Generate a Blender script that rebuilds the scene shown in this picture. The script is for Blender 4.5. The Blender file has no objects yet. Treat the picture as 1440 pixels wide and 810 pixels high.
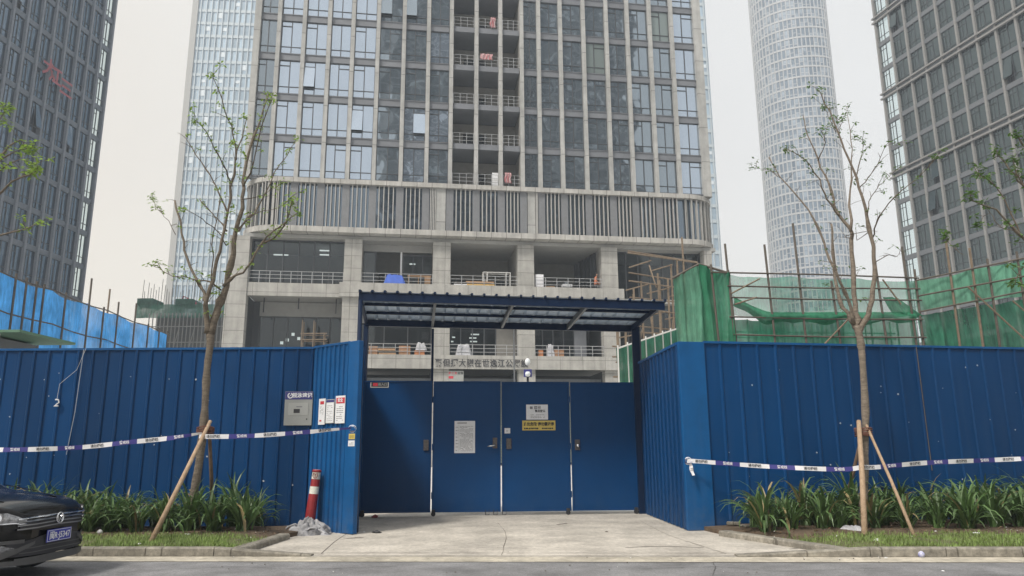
import bpy, math, random
from mathutils import Vector, Matrix
random.seed(7)
R = math.radians
sc = bpy.context.scene
COL = sc.collection
# ------------------------------------------------------------------ camera
FPX, PW, PH, EYE = 1040.0, 1440, 810, 1.5
PITCH, ROLL = R(12.1), R(-0.35)
_f = Vector((0, math.cos(PITCH), math.sin(PITCH)))
_x0 = Vector((1, 0, 0)); _u0 = _x0.cross(_f)
_x = math.cos(ROLL)*_x0 + math.sin(ROLL)*_u0
_u = -math.sin(ROLL)*_x0 + math.cos(ROLL)*_u0
CP = Vector((0, 0, EYE))
cd = bpy.data.cameras.new('camera'); cam = bpy.data.objects.new('camera', cd); COL.objects.link(cam)
cd.sensor_width = 36; cd.lens = FPX/PW*36; cd.clip_end = 2000; cd.clip_start = 0.05
cam.matrix_world = Matrix(((_x.x, _u.x, -_f.x, 0), (_x.y, _u.y, -_f.y, 0), (_x.z, _u.z, -_f.z, EYE), (0, 0, 0, 1)))
sc.camera = cam
# ------------------------------------------------------------------ light
SUN_EL, SUN_AZ = 52, 218        # azimuth clockwise from +Y
w = bpy.data.worlds.new('World'); sc.world = w; w.use_nodes = True
nt = w.node_tree; nt.nodes.clear()
def N(t, ty, **k):
    n = t.nodes.new(ty)
    for a, b in k.items():
        if a in n.inputs: n.inputs[a].default_value = b
        else: setattr(n, a, b)
    return n
sky = N(nt, 'ShaderNodeTexSky', sky_type='NISHITA', sun_disc=False, sun_elevation=R(SUN_EL), sun_rotation=R(SUN_AZ), dust_density=6.0, air_density=1.0, ozone_density=1.0)
tc = N(nt, 'ShaderNodeTexCoord'); sep = N(nt, 'ShaderNodeSeparateXYZ')
nt.links.new(tc.outputs['Generated'], sep.inputs[0])
ramp = N(nt, 'ShaderNodeValToRGB')
mr = N(nt, 'ShaderNodeMapRange'); mr.inputs[1].default_value = -0.85; mr.inputs[2].default_value = -0.05
sx_ = N(nt, 'ShaderNodeMath', operation='MULTIPLY_ADD'); nt.links.new(sep.outputs[1], sx_.inputs[0]); sx_.inputs[1].default_value = -0.55; nt.links.new(sep.outputs[0], sx_.inputs[2])
sz_ = N(nt, 'ShaderNodeMath', operation='MULTIPLY_ADD'); nt.links.new(sep.outputs[2], sz_.inputs[0]); sz_.inputs[1].default_value = 0.35; nt.links.new(sx_.outputs[0], sz_.inputs[2])
nt.links.new(sz_.outputs[0], mr.inputs[0]); nt.links.new(mr.outputs[0], ramp.inputs[0])
ramp.color_ramp.elements[0].color = (1.0, 0.90, 0.755, 1); ramp.color_ramp.elements[1].color = (0.965, 0.93, 0.87, 1)
nz = N(nt, 'ShaderNodeTexNoise'); nz.inputs['Scale'].default_value = 2.2; nz.inputs['Detail'].default_value = 3
nt.links.new(tc.outputs['Generated'], nz.inputs['Vector'])
mr2 = N(nt, 'ShaderNodeMapRange'); mr2.inputs[3].default_value = 0.84; mr2.inputs[4].default_value = 1.12
nt.links.new(nz.outputs[0], mr2.inputs[0])
mul = N(nt, 'ShaderNodeVectorMath', operation='MULTIPLY')
nt.links.new(ramp.outputs[0], mul.inputs[0]); nt.links.new(mr2.outputs[0], mul.inputs[1])
b1 = N(nt, 'ShaderNodeBackground'); b1.inputs[1].default_value = 0.025
b2 = N(nt, 'ShaderNodeBackground'); b2.inputs[1].default_value = 0.66
nt.links.new(sky.outputs[0], b1.inputs[0]); nt.links.new(mul.outputs[0], b2.inputs[0])
add = N(nt, 'ShaderNodeAddShader'); wo = N(nt, 'ShaderNodeOutputWorld')
nt.links.new(b1.outputs[0], add.inputs[0]); nt.links.new(b2.outputs[0], add.inputs[1]); nt.links.new(add.outputs[0], wo.inputs[0])
sd = bpy.data.lights.new('sun', 'SUN'); sd.energy = 2.9; sd.angle = R(10); sd.color = (1, 0.95, 0.87)
so = bpy.data.objects.new('sun', sd); COL.objects.link(so)
so.rotation_euler = (R(90-SUN_EL), 0, R(180-SUN_AZ))
# the sun lamp shines along -Z: direction towards the sun = (sin az cos el, cos az cos el, sin el)
_sd = Vector((math.sin(R(SUN_AZ))*math.cos(R(SUN_EL)), math.cos(R(SUN_AZ))*math.cos(R(SUN_EL)), math.sin(R(SUN_EL))))
so.rotation_euler = _sd.to_track_quat('Z', 'Y').to_euler()
sc.view_settings.view_transform = 'Standard'; sc.view_settings.look = 'None'; sc.view_settings.gamma = 1; sc.view_settings.exposure = 0.42
sc.cycles.max_bounces = 6; sc.cycles.transparent_max_bounces = 12; sc.cycles.volume_bounces = 1
sc.cycles.use_denoising = True
# ------------------------------------------------------------------ helpers
def ray(px, py): return _f*FPX + _x*(px-PW/2) + _u*(PH/2-py)
def G(px, py, z=0.0):
    r = ray(px, py); return CP + r*((z-EYE)/r.z)
def Yp(px, py, Y):
    r = ray(px, py); return CP + r*(Y/r.y)
class Frame:
    """a vertical plane: local x along it, local y inwards (away from the viewer), z up"""
    def __init__(s, o, yaw):
        s.o = Vector((o[0], o[1], 0)); s.a = yaw
        s.e = Vector((math.cos(yaw), math.sin(yaw), 0)); s.n = Vector((-math.sin(yaw), math.cos(yaw), 0))
    def uz(s, px, py, d=0.0):
        r = ray(px, py); t = ((s.o-CP).dot(s.n)+d)/r.dot(s.n); p = CP + r*t
        return (p-s.o).dot(s.e), p.z
    def u(s, px, py, d=0.0): return s.uz(px, py, d)[0]
    def z(s, px, py, d=0.0): return s.uz(px, py, d)[1]
    def w(s, u, d, z): return s.o + s.e*u + s.n*d + Vector((0, 0, z))
class MB:
    def __init__(s): s.v = []; s.f = []; s.m = []
    def face(s, pts, m=0):
        b = len(s.v); s.v += [tuple(p) for p in pts]; s.f.append(tuple(range(b, b+len(pts)))); s.m.append(m); return s
    def box(s, x0, x1, y0, y1, z0, z1, m=0, T=None):
        P = [Vector((x, y, z)) for z in (z0, z1) for y in (y0, y1) for x in (x0, x1)]
        if T is not None: P = [T @ p for p in P]
        b = len(s.v); s.v += [tuple(p) for p in P]
        for q in ((0, 2, 3, 1), (4, 5, 7, 6), (0, 1, 5, 4), (1, 3, 7, 5), (3, 2, 6, 7), (2, 0, 4, 6)):
            s.f.append(tuple(b+i for i in q)); s.m.append(m)
        return s
    def tube(s, pts, rad, n=6, m=0, cap=True):
        pts = [Vector(p) for p in pts]
        if not hasattr(rad, '__len__'): rad = [rad]*len(pts)
        b0 = len(s.v)
        ref = Vector((0.31, 0.17, 0.93)) if abs((pts[-1]-pts[0]).normalized().z) < .9 else Vector((1, .1, 0))
        for i, p in enumerate(pts):
            d = (pts[min(i+1, len(pts)-1)]-pts[max(i-1, 0)]).normalized()
            a = d.cross(ref).normalized(); c = d.cross(a)
            for k in range(n):
                t = 2*math.pi*k/n; s.v.append(tuple(p + (a*math.cos(t)+c*math.sin(t))*rad[i]))
        for i in range(len(pts)-1):
            for k in range(n):
                k2 = (k+1) % n
                s.f.append((b0+i*n+k, b0+i*n+k2, b0+(i+1)*n+k2, b0+(i+1)*n+k)); s.m.append(m)
        if cap:
            s.f.append(tuple(b0+k for k in range(n))[::-1]); s.m.append(m)
            e = b0+(len(pts)-1)*n; s.f.append(tuple(e+k for k in range(n))); s.m.append(m)
        return s
    def lathe(s, prof, c=(0, 0), n=20, m=0, ms=None):
        b = len(s.v)
        for r, z in prof:
            for k in range(n):
                t = 2*math.pi*k/n; s.v.append((c[0]+r*math.cos(t), c[1]+r*math.sin(t), z))
        for i in range(len(prof)-1):
            for k in range(n):
                k2 = (k+1) % n
                s.f.append((b+i*n+k, b+i*n+k2, b+(i+1)*n+k2, b+(i+1)*n+k)); s.m.append(ms[i] if ms else m)
        s.f.append(tuple(b+(len(prof)-1)*n+k for k in range(n))); s.m.append(ms[-1] if ms else m)
        return s
    def grid(s, P, m=0, close=False):
        """P[i][j] points"""
        b = len(s.v); nj = len(P[0])
        for row in P: s.v += [tuple(p) for p in row]
        for i in range(len(P)-1):
            for j in range(nj-1):
                s.f.append((b+i*nj+j, b+i*nj+j+1, b+(i+1)*nj+j+1, b+(i+1)*nj+j)); s.m.append(m)
        return s
    def prism(s, poly, z0, z1, m=0):
        b = len(s.v); n = len(poly)
        s.v += [(p[0], p[1], z0) for p in poly] + [(p[0], p[1], z1) for p in poly]
        for i in range(n):
            j = (i+1) % n; s.f.append((b+i, b+j, b+n+j, b+n+i)); s.m.append(m)
        s.f.append(tuple(b+i for i in range(n))[::-1]); s.m.append(m); s.f.append(tuple(b+n+i for i in range(n))); s.m.append(m)
        return s
    def build(s, name, mats, parent=None, smooth=False, bevel=0):
        me = bpy.data.meshes.new(name)
        v = s.v
        if parent is not None and 'world' in s.__dict__:
            rt = parent
            while rt.parent is not None: rt = rt.parent
            inv = ROOTM[rt.name].inverted(); v = [tuple(inv @ Vector(p)) for p in v]
        me.from_pydata(v, [], s.f)
        if not isinstance(mats, (list, tuple)): mats = [mats]
        for m in mats: me.materials.append(m)
        me.polygons.foreach_set('material_index', s.m)
        if smooth: me.polygons.foreach_set('use_smooth', [True]*len(s.f))
        me.update()
        o = bpy.data.objects.new(name, me); COL.objects.link(o)
        if parent is not None: o.parent = parent
        if bevel:
            bv = o.modifiers.new('b', 'BEVEL'); bv.width = bevel; bv.segments = 2; bv.limit_method = 'ANGLE'
        return o
def WB():
    b = MB(); b.world = True; return b
ROOTM = {}
def tag(o, label, cat, group=None):
    o['label'] = label; o['category'] = cat
    if group: o['group'] = group
    return o
def thing(name, label, cat, loc=(0, 0, 0), rz=0.0, group=None):
    o = bpy.data.objects.new(name, None); COL.objects.link(o); o.location = loc; o.rotation_euler = (0, 0, rz)
    ROOTM[o.name] = Matrix.Translation(Vector(loc)) @ Matrix.Rotation(rz, 4, 'Z')
    return tag(o, label, cat, group)
def struct(o): o['kind'] = 'structure'; return o
def dup(root, loc, rz, label=None, scale=None):
    r = root.copy(); COL.objects.link(r); r.location = loc; r.rotation_euler = (0, 0, rz)
    if label: r['label'] = label
    if scale: r.scale = scale
    for ch in list(root.children):
        c = ch.copy(); COL.objects.link(c); c.parent = r
        for g in ch.children:
            d = g.copy(); COL.objects.link(d); d.parent = c
    return r
# ------------------------------------------------------------------ materials
def mat(name, c, rough=0.6, metal=0.0, var=0.0, vs=3.0, bump=0.0, bs=40.0, c2=None, spec=0.5, coat=0.0, detail=6.0, stretch=None, alpha=None):
    m = bpy.data.materials.new(name); m.use_nodes = True; t = m.node_tree; p = t.nodes['Principled BSDF']
    p.inputs['Base Color'].default_value = (*c, 1); p.inputs['Roughness'].default_value = rough; p.inputs['Metallic'].default_value = metal
    p.inputs['Specular IOR Level'].default_value = spec; p.inputs['Coat Weight'].default_value = coat
    if var or c2 or bump:
        co = N(t, 'ShaderNodeTexCoord'); mp = N(t, 'ShaderNodeMapping'); t.links.new(co.outputs['Object'], mp.inputs[0])
        if stretch: mp.inputs['Scale'].default_value = stretch
    if var or c2:
        n = N(t, 'ShaderNodeTexNoise'); n.inputs['Scale'].default_value = vs; n.inputs['Detail'].default_value = detail; n.inputs['Roughness'].default_value = 0.65
        t.links.new(mp.outputs[0], n.inputs['Vector'])
        rp = N(t, 'ShaderNodeValToRGB'); rp.color_ramp.elements[0].position = 0.3; rp.color_ramp.elements[1].position = 0.7
        a = c2 if c2 else tuple(x*(1-var) for x in c); b = c if c2 else tuple(min(1, x*(1+var)) for x in c)
        rp.color_ramp.elements[0].color = (*a, 1); rp.color_ramp.elements[1].color = (*b, 1)
        t.links.new(n.outputs[0], rp.inputs[0]); t.links.new(rp.outputs[0], p.inputs['Base Color'])
    if bump:
        n2 = N(t, 'ShaderNodeTexNoise'); n2.inputs['Scale'].default_value = bs; n2.inputs['Detail'].default_value = 4
        t.links.new(co.outputs['Object'], n2.inputs['Vector'])
        bp = N(t, 'ShaderNodeBump'); bp.inputs['Strength'].default_value = bump; bp.inputs['Distance'].default_value = 0.02
        t.links.new(n2.outputs[0], bp.inputs['Height']); t.links.new(bp.outputs[0], p.inputs['Normal'])
    return m
def concrete(name, c, jx, jz, vert=True, joint=0.02, var=0.16, vs=1.2):
    """concrete with panel joints and streaky stains"""
    m = mat(name, c, 0.85, var=var, vs=vs, bump=0.25, bs=25)
    t = m.node_tree; p = t.nodes['Principled BSDF']; src = p.inputs['Base Color'].links[0].from_socket
    co = N(t, 'ShaderNodeTexCoord'); s = N(t, 'ShaderNodeSeparateXYZ'); cb = N(t, 'ShaderNodeCombineXYZ')
    t.links.new(co.outputs['Object'], s.inputs[0]); t.links.new(s.outputs[0], cb.inputs[0]); t.links.new(s.outputs[2 if vert else 1], cb.inputs[1])
    br = N(t, 'ShaderNodeTexBrick'); br.offset = 0.0; br.inputs['Scale'].default_value = 1.0; br.inputs['Mortar Size'].default_value = joint
    br.inputs['Brick Width'].default_value = jx; br.inputs['Row Height'].default_value = jz; br.inputs['Mortar Smooth'].default_value = 0.1
    br.inputs['Color1'].default_value = (1, 1, 1, 1); br.inputs['Color2'].default_value = (0.88, 0.88, 0.87, 1); br.inputs['Mortar'].default_value = (0.45, 0.44, 0.42, 1)
    t.links.new(cb.outputs[0], br.inputs['Vector'])
    # vertical streaks
    mp = N(t, 'ShaderNodeMapping'); mp.inputs['Scale'].default_value = (3, 3, 0.25) if vert else (0.3, 2.0, 1)
    t.links.new(co.outputs['Object'], mp.inputs[0]); n = N(t, 'ShaderNodeTexNoise'); n.inputs['Scale'].default_value = 1.0; n.inputs['Detail'].default_value = 5
    t.links.new(mp.outputs[0], n.inputs['Vector']); mr = N(t, 'ShaderNodeMapRange'); mr.inputs[1].default_value = .3; mr.inputs[2].default_value = .7; mr.inputs[3].default_value = .82; mr.inputs[4].default_value = 1.1
    t.links.new(n.outputs[0], mr.inputs[0])
    v1 = N(t, 'ShaderNodeVectorMath', operation='MULTIPLY'); v2 = N(t, 'ShaderNodeVectorMath', operation='MULTIPLY')
    t.links.new(src, v1.inputs[0]); t.links.new(br.outputs[0], v1.inputs[1]); t.links.new(v1.outputs[0], v2.inputs[0]); t.links.new(mr.outputs[0], v2.inputs[1])
    t.links.new(v2.outputs[0], p.inputs['Base Color'])
    return m
def emit(name, c, s):
    m = mat(name, c, 0.5); p = m.node_tree.nodes['Principled BSDF']; p.inputs['Emission Color'].default_value = (*c, 1); p.inputs['Emission Strength'].default_value = s; return m
def net(name, c, trans, fold=0.3, weave=True):
    """construction netting: diffuse + translucent cloth, partly see-through"""
    m = bpy.data.materials.new(name); m.use_nodes = True; t = m.node_tree; t.nodes.clear()
    o = N(t, 'ShaderNodeOutputMaterial'); d = N(t, 'ShaderNodeBsdfDiffuse'); l = N(t, 'ShaderNodeBsdfTranslucent'); tr = N(t, 'ShaderNodeBsdfTransparent')
    co = N(t, 'ShaderNodeTexCoord'); n = N(t, 'ShaderNodeTexNoise'); n.inputs['Scale'].default_value = 1.3; n.inputs['Detail'].default_value = 5
    t.links.new(co.outputs['Object'], n.inputs['Vector']); rp = N(t, 'ShaderNodeValToRGB')
    rp.color_ramp.elements[0].position = .3; rp.color_ramp.elements[1].position = .7
    rp.color_ramp.elements[0].color = (*[x*.72 for x in c], 1); rp.color_ramp.elements[1].color = (*[min(1, x*1.2) for x in c], 1)
    t.links.new(n.outputs[0], rp.inputs[0]); mp = N(t, 'ShaderNodeMapping'); mp.inputs['Scale'].default_value = (7, 7, 1.1); t.links.new(co.outputs['Object'], mp.inputs[0])
    nw = N(t, 'ShaderNodeTexNoise'); nw.inputs['Scale'].default_value = 1.6; nw.inputs['Detail'].default_value = 8; nw.inputs['Roughness'].default_value = .7; t.links.new(mp.outputs[0], nw.inputs['Vector'])
    rw_ = N(t, 'ShaderNodeMapRange'); rw_.inputs[1].default_value = .35; rw_.inputs[2].default_value = .65; rw_.inputs[3].default_value = .72; rw_.inputs[4].default_value = 1.22; t.links.new(nw.outputs[0], rw_.inputs[0])
    vm = N(t, 'ShaderNodeVectorMath', operation='MULTIPLY'); t.links.new(rp.outputs[0], vm.inputs[0]); t.links.new(rw_.outputs[0], vm.inputs[1])  # stretched noise paints the shade of wrinkles into the net colour
    bp = N(t, 'ShaderNodeBump'); bp.inputs['Strength'].default_value = .7; bp.inputs['Distance'].default_value = .05; t.links.new(nw.outputs[0], bp.inputs['Height']); t.links.new(bp.outputs[0], d.inputs['Normal'])
    t.links.new(vm.outputs[0], d.inputs[0]); t.links.new(vm.outputs[0], l.inputs[0])
    m1 = N(t, 'ShaderNodeMixShader'); m1.inputs[0].default_value = .45; m2 = N(t, 'ShaderNodeMixShader')
    mr = N(t, 'ShaderNodeMapRange'); mr.inputs[1].default_value = .35; mr.inputs[2].default_value = .65; mr.inputs[3].default_value = max(0, trans-.12); mr.inputs[4].default_value = trans+.12
    n3 = N(t, 'ShaderNodeTexNoise'); n3.inputs['Scale'].default_value = .8; t.links.new(co.outputs['Object'], n3.inputs['Vector']); t.links.new(n3.outputs[0], mr.inputs[0]); t.links.new(mr.outputs[0], m2.inputs[0])
    t.links.new(d.outputs[0], m1.inputs[1]); t.links.new(l.outputs[0], m1.inputs[2]); t.links.new(m1.outputs[0], m2.inputs[1]); t.links.new(tr.outputs[0], m2.inputs[2]); t.links.new(m2.outputs[0], o.inputs[0])
    return m
def clear_glass(name, tint, fac, rough=.02):
    m = bpy.data.materials.new(name); m.use_nodes = True; t = m.node_tree; t.nodes.clear()
    o = N(t, 'ShaderNodeOutputMaterial'); g = N(t, 'ShaderNodeBsdfGlossy'); g.inputs['Roughness'].default_value = rough; tr = N(t, 'ShaderNodeBsdfTransparent'); tr.inputs[0].default_value = (*tint, 1)
    mx = N(t, 'ShaderNodeMixShader'); mx.inputs[0].default_value = fac; g.inputs[0].default_value = (.85, .92, .95, 1)
    t.links.new(tr.outputs[0], mx.inputs[1]); t.links.new(g.outputs[0], mx.inputs[2]); t.links.new(mx.outputs[0], o.inputs[0]); return m
def mirror_glass(name, c, metal=.9, rough=.03, wav=.012, ws=.9):
    m = mat(name, c, rough, metal); t = m.node_tree; p = t.nodes['Principled BSDF']
    co = N(t, 'ShaderNodeTexCoord'); n = N(t, 'ShaderNodeTexNoise'); n.inputs['Scale'].default_value = ws; n.inputs['Detail'].default_value = 1
    t.links.new(co.outputs['Object'], n.inputs['Vector']); bp = N(t, 'ShaderNodeBump'); bp.inputs['Strength'].default_value = 1; bp.inputs['Distance'].default_value = wav
    t.links.new(n.outputs[0], bp.inputs['Height']); t.links.new(bp.outputs[0], p.inputs['Normal']); return m
M = {}
M['asphalt'] = mat('asphalt', (.19, .19, .195), .9, var=.3, vs=1.3, bump=.5, bs=120)
M['apron'] = mat('apron_concrete', (.58, .54, .475), .9, c2=(.40, .37, .325), vs=1.3, bump=.4, bs=60)
M['yard'] = mat('yard_concrete', (.62, .61, .58), .9, var=.12, vs=.5)
M['kerb'] = concrete('kerb_stone', (.27, .25, .21), 1.0, 50, True, .012)
M['gutter'] = mat('gutter_concrete', (.48, .44, .36), .9, var=.25, vs=2)
M['soil'] = mat('soil', (.10, .07, .045), .95, var=.4, vs=6, bump=.8, bs=20)
M['verge'] = mat('verge_turf', (.11, .14, .045), .95, c2=(.10, .085, .045), vs=4, bump=.6, bs=50)
M['grass'] = mat('grass_blade', (.17, .25, .055), .6, var=.4, vs=3)
M['fence'] = mat('blue_painted_steel', (.0005, .041, .136), .5, var=.12, vs=.8, bump=.35, bs=2.2, spec=.16, stretch=(1, 1, .3))
M['fence_edge'] = mat('blue_steel_worn_lit', (.002, .078, .235), .5, var=.15, vs=2, spec=.25)  # lighter blue for rails and posts; on the wing it carries painted light
M['gate'] = mat('blue_gate_sheet', (.0003, .043, .145), .42, var=.15, vs=.5, bump=.22, bs=1.6, spec=.2)
M['canopy'] = mat('navy_steel', (.001, .012, .042), .5, var=.15, vs=2, spec=.2)
M['canopy_sheet'] = mat('canopy_sheet', (.42, .52, .64), .5, var=.15, vs=1.5)
M['greysteel'] = mat('grey_steel', (.12, .13, .14), .5, .3, var=.2)
M['white'] = mat('white_paper', (.72, .73, .75), .7, var=.04)
M['ink'] = mat('dark_ink', (.03, .03, .035), .7)
M['greyink'] = mat('grey_ink', (.2, .2, .22), .7)
M['purple'] = mat('purple_plastic', (.035, .035, .18), .45)
M['tape_w'] = mat('tape_white', (.75, .75, .78), .4)
M['red'] = mat('red_plastic', (.26, .016, .02), .45, var=.2, vs=8)
M['redink'] = mat('red_ink', (.5, .03, .05), .6)
M['yellow'] = mat('yellow_plate', (.62, .48, .12), .5, var=.1)
M['silver'] = mat('chrome', (.75, .76, .78), .18, 1.0)
M['lock'] = mat('lock_metal', (.11, .10, .10), .35, .6, var=.3, vs=20)
M['conc'] = concrete('facade_concrete', (.36, .353, .333), 1.9, 1.05)
M['fin'] = concrete('facade_fin', (.37, .37, .36), 40, 3.3, joint=.03)
M['moulding'] = concrete('moulding_stone', (.40, .39, .37), 1.25, 40, joint=.03)
M['spandrel'] = mat('spandrel_grey', (.15, .158, .175), .5, var=.15, vs=.6)
M['slat'] = mat('louvre_slat', (.33, .325, .31), .6, var=.1)
M['slatback'] = mat('louvre_pier', (.16, .165, .175), .6, var=.1)
M['wframe'] = mat('window_frame', (.05, .055, .062), .5)
M['glass'] = mirror_glass('tinted_glass', (.44, .51, .59))
M['glass_dim'] = mirror_glass('grey_glass', (.24, .28, .31), ws=1.5)
M['glass_dark'] = clear_glass('dark_clear_glass', (.42, .47, .48), .065)
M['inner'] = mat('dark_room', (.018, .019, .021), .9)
M['ceiling'] = mat('soffit_plaster', (.30, .30, .29), .9, var=.08)
M['wall_in'] = mat('inner_wall', (.22, .21, .19), .9, var=.1)
M['lampo'] = emit('lamp_tube', (1, 1, .95), .9)
M['rail'] = mat('rail_steel', (.42, .43, .44), .4, .4)
M['bamboo'] = mat('bamboo_pole', (.24, .18, .12), .7, c2=(.13, .10, .075), vs=6)
M['pole'] = mat('rusty_pole', (.07, .06, .05), .7, c2=(.13, .11, .09), vs=5)
M['wood'] = mat('stake_wood', (.45, .33, .22), .8, c2=(.28, .19, .12), vs=9, bump=.3, bs=60, stretch=(3, 3, .6))
M['wood_dark'] = mat('stake_wood_dark', (.13, .085, .055), .85, var=.3, vs=9)
M['bark'] = mat('bark', (.20, .165, .125), .9, c2=(.085, .07, .055), vs=9, bump=1.0, bs=38, stretch=(1, 1, 4))
M['bark_pale'] = mat('bark_pale', (.27, .225, .18), .9, c2=(.11, .088, .068), vs=9, bump=1.0, bs=38, stretch=(1, 1, 4))
M['twig'] = mat('twig_bark', (.10, .078, .058), .9, var=.3, vs=9)
M['rope'] = mat('rope', (.14, .06, .045), .9)
M['bluenet'] = net('blue_netting', (.08, .33, .74), .06)
M['greennet'] = net('green_netting', (.165, .40, .28), .05)
M['greennet_thin'] = net('thin_green_netting', (.14, .40, .29), .40)
M['greennet_mid'] = net('mid_green_netting', (.07, .29, .19), .12)
M['greynet'] = net('grey_netting', (.13, .15, .15), .08)
def leafmat(name, c, tr=.35):
    m = bpy.data.materials.new(name); m.use_nodes = True; t = m.node_tree; p = t.nodes['Principled BSDF']; o = t.nodes['Material Output']
    g = N(t, 'ShaderNodeNewGeometry'); rp = N(t, 'ShaderNodeValToRGB')
    rp.color_ramp.elements[0].color = (*[x*.6 for x in c], 1); rp.color_ramp.elements[1].color = (*[x*1.45 for x in c], 1)
    t.links.new(g.outputs['Random Per Island'], rp.inputs[0]); t.links.new(rp.outputs[0], p.inputs['Base Color']); p.inputs['Roughness'].default_value = .42
    l = N(t, 'ShaderNodeBsdfTranslucent'); t.links.new(rp.outputs[0], l.inputs[0]); mx = N(t, 'ShaderNodeMixShader'); mx.inputs[0].default_value = tr
    t.links.new(p.outputs[0], mx.inputs[1]); t.links.new(l.outputs[0], mx.inputs[2]); t.links.new(mx.outputs[0], o.inputs[0]); return m
M['leaf'] = leafmat('fresh_leaf', (.22, .33, .06), .45)
M['leaf_dark'] = leafmat('tree_leaf', (.10, .19, .04), .4)
M['strap'] = leafmat('strap_leaf', (.085, .15, .048), .22)
def dirt(m, c, z0, z1, amt, streak=.25):
    """splashed mud and dust near the ground, and faded vertical streaks"""
    t = m.node_tree; p = t.nodes['Principled BSDF']; L = t.links
    co = N(t, 'ShaderNodeTexCoord'); s = N(t, 'ShaderNodeSeparateXYZ'); L.new(co.outputs['Object'], s.inputs[0])
    h = N(t, 'ShaderNodeMapRange'); h.inputs[1].default_value = z1; h.inputs[2].default_value = z0; L.new(s.outputs[2], h.inputs[0])
    n = N(t, 'ShaderNodeTexNoise'); n.inputs['Scale'].default_value = 3.5; n.inputs['Detail'].default_value = 7; n.inputs['Roughness'].default_value = .7; L.new(co.outputs['Object'], n.inputs['Vector'])
    r = N(t, 'ShaderNodeMapRange'); r.inputs[1].default_value = .4; r.inputs[2].default_value = .7; L.new(n.outputs[0], r.inputs[0])
    mu = N(t, 'ShaderNodeMath', operation='MULTIPLY'); L.new(h.outputs[0], mu.inputs[0]); L.new(r.outputs[0], mu.inputs[1])
    mp = N(t, 'ShaderNodeMapping'); mp.inputs['Scale'].default_value = (9, 9, .35); L.new(co.outputs['Object'], mp.inputs[0])
    n2 = N(t, 'ShaderNodeTexNoise'); n2.inputs['Scale'].default_value = 1; n2.inputs['Detail'].default_value = 5; L.new(mp.outputs[0], n2.inputs['Vector'])
    r2 = N(t, 'ShaderNodeMapRange'); r2.inputs[1].default_value = .52; r2.inputs[2].default_value = .78; r2.inputs[4].default_value = streak; L.new(n2.outputs[0], r2.inputs[0])
    ma = N(t, 'ShaderNodeMath', operation='MULTIPLY_ADD'); L.new(mu.outputs[0], ma.inputs[0]); ma.inputs[1].default_value = amt; L.new(r2.outputs[0], ma.inputs[2])
    mx = N(t, 'ShaderNodeMix', data_type='RGBA'); L.new(ma.outputs[0], mx.inputs[0]); L.new(p.inputs['Base Color'].links[0].from_socket, mx.inputs[6]); mx.inputs[7].default_value = (*c, 1); L.new(mx.outputs[2], p.inputs['Base Color'])
dirt(M['fence'], (.09, .12, .17), 0, .8, .34, .08); dirt(M['fence_edge'], (.12, .14, .18), 0, .7, .45, .09); dirt(M['gate'], (.05, .09, .15), 0, .8, .24, .05)
def speckle(m, sc_, lo, hi, big=.35, bl=.8, bh=1.12):
    t = m.node_tree; p = t.nodes['Principled BSDF']; L = t.links; co = N(t, 'ShaderNodeTexCoord'); src = p.inputs['Base Color'].links[0].from_socket
    for scale, a, b in ((sc_, lo, hi), (big, bl, bh)):
        n = N(t, 'ShaderNodeTexNoise'); n.inputs['Scale'].default_value = scale; n.inputs['Detail'].default_value = 6; n.inputs['Roughness'].default_value = .75; L.new(co.outputs['Object'], n.inputs['Vector'])
        r = N(t, 'ShaderNodeMapRange'); r.inputs[1].default_value = .35; r.inputs[2].default_value = .65; r.inputs[3].default_value = a; r.inputs[4].default_value = b; L.new(n.outputs[0], r.inputs[0])
        v = N(t, 'ShaderNodeVectorMath', operation='MULTIPLY'); L.new(src, v.inputs[0]); L.new(r.outputs[0], v.inputs[1]); src = v.outputs[0]
    L.new(src, p.inputs['Base Color'])
speckle(M['asphalt'], 60, .65, 1.45, .6, .78, 1.2); speckle(M['apron'], 14, .80, 1.18, .7, .72, 1.15); speckle(M['kerb'], 12, .7, 1.2, 1.5, .75, 1.15); speckle(M['gutter'], 9, .75, 1.15, 1.2, .7, 1.1)
def per_object(m, lo, hi):
    t = m.node_tree; p = t.nodes['Principled BSDF']; oi = N(t, 'ShaderNodeObjectInfo'); r = N(t, 'ShaderNodeMapRange'); r.inputs[3].default_value = lo; r.inputs[4].default_value = hi
    v = N(t, 'ShaderNodeVectorMath', operation='MULTIPLY'); src = p.inputs['Base Color'].links[0].from_socket; t.links.new(oi.outputs['Random'], r.inputs[0]); t.links.new(src, v.inputs[0]); t.links.new(r.outputs[0], v.inputs[1]); t.links.new(v.outputs[0], p.inputs['Base Color'])
per_object(M['fence'], .84, 1.16)
_tc = {}
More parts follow.
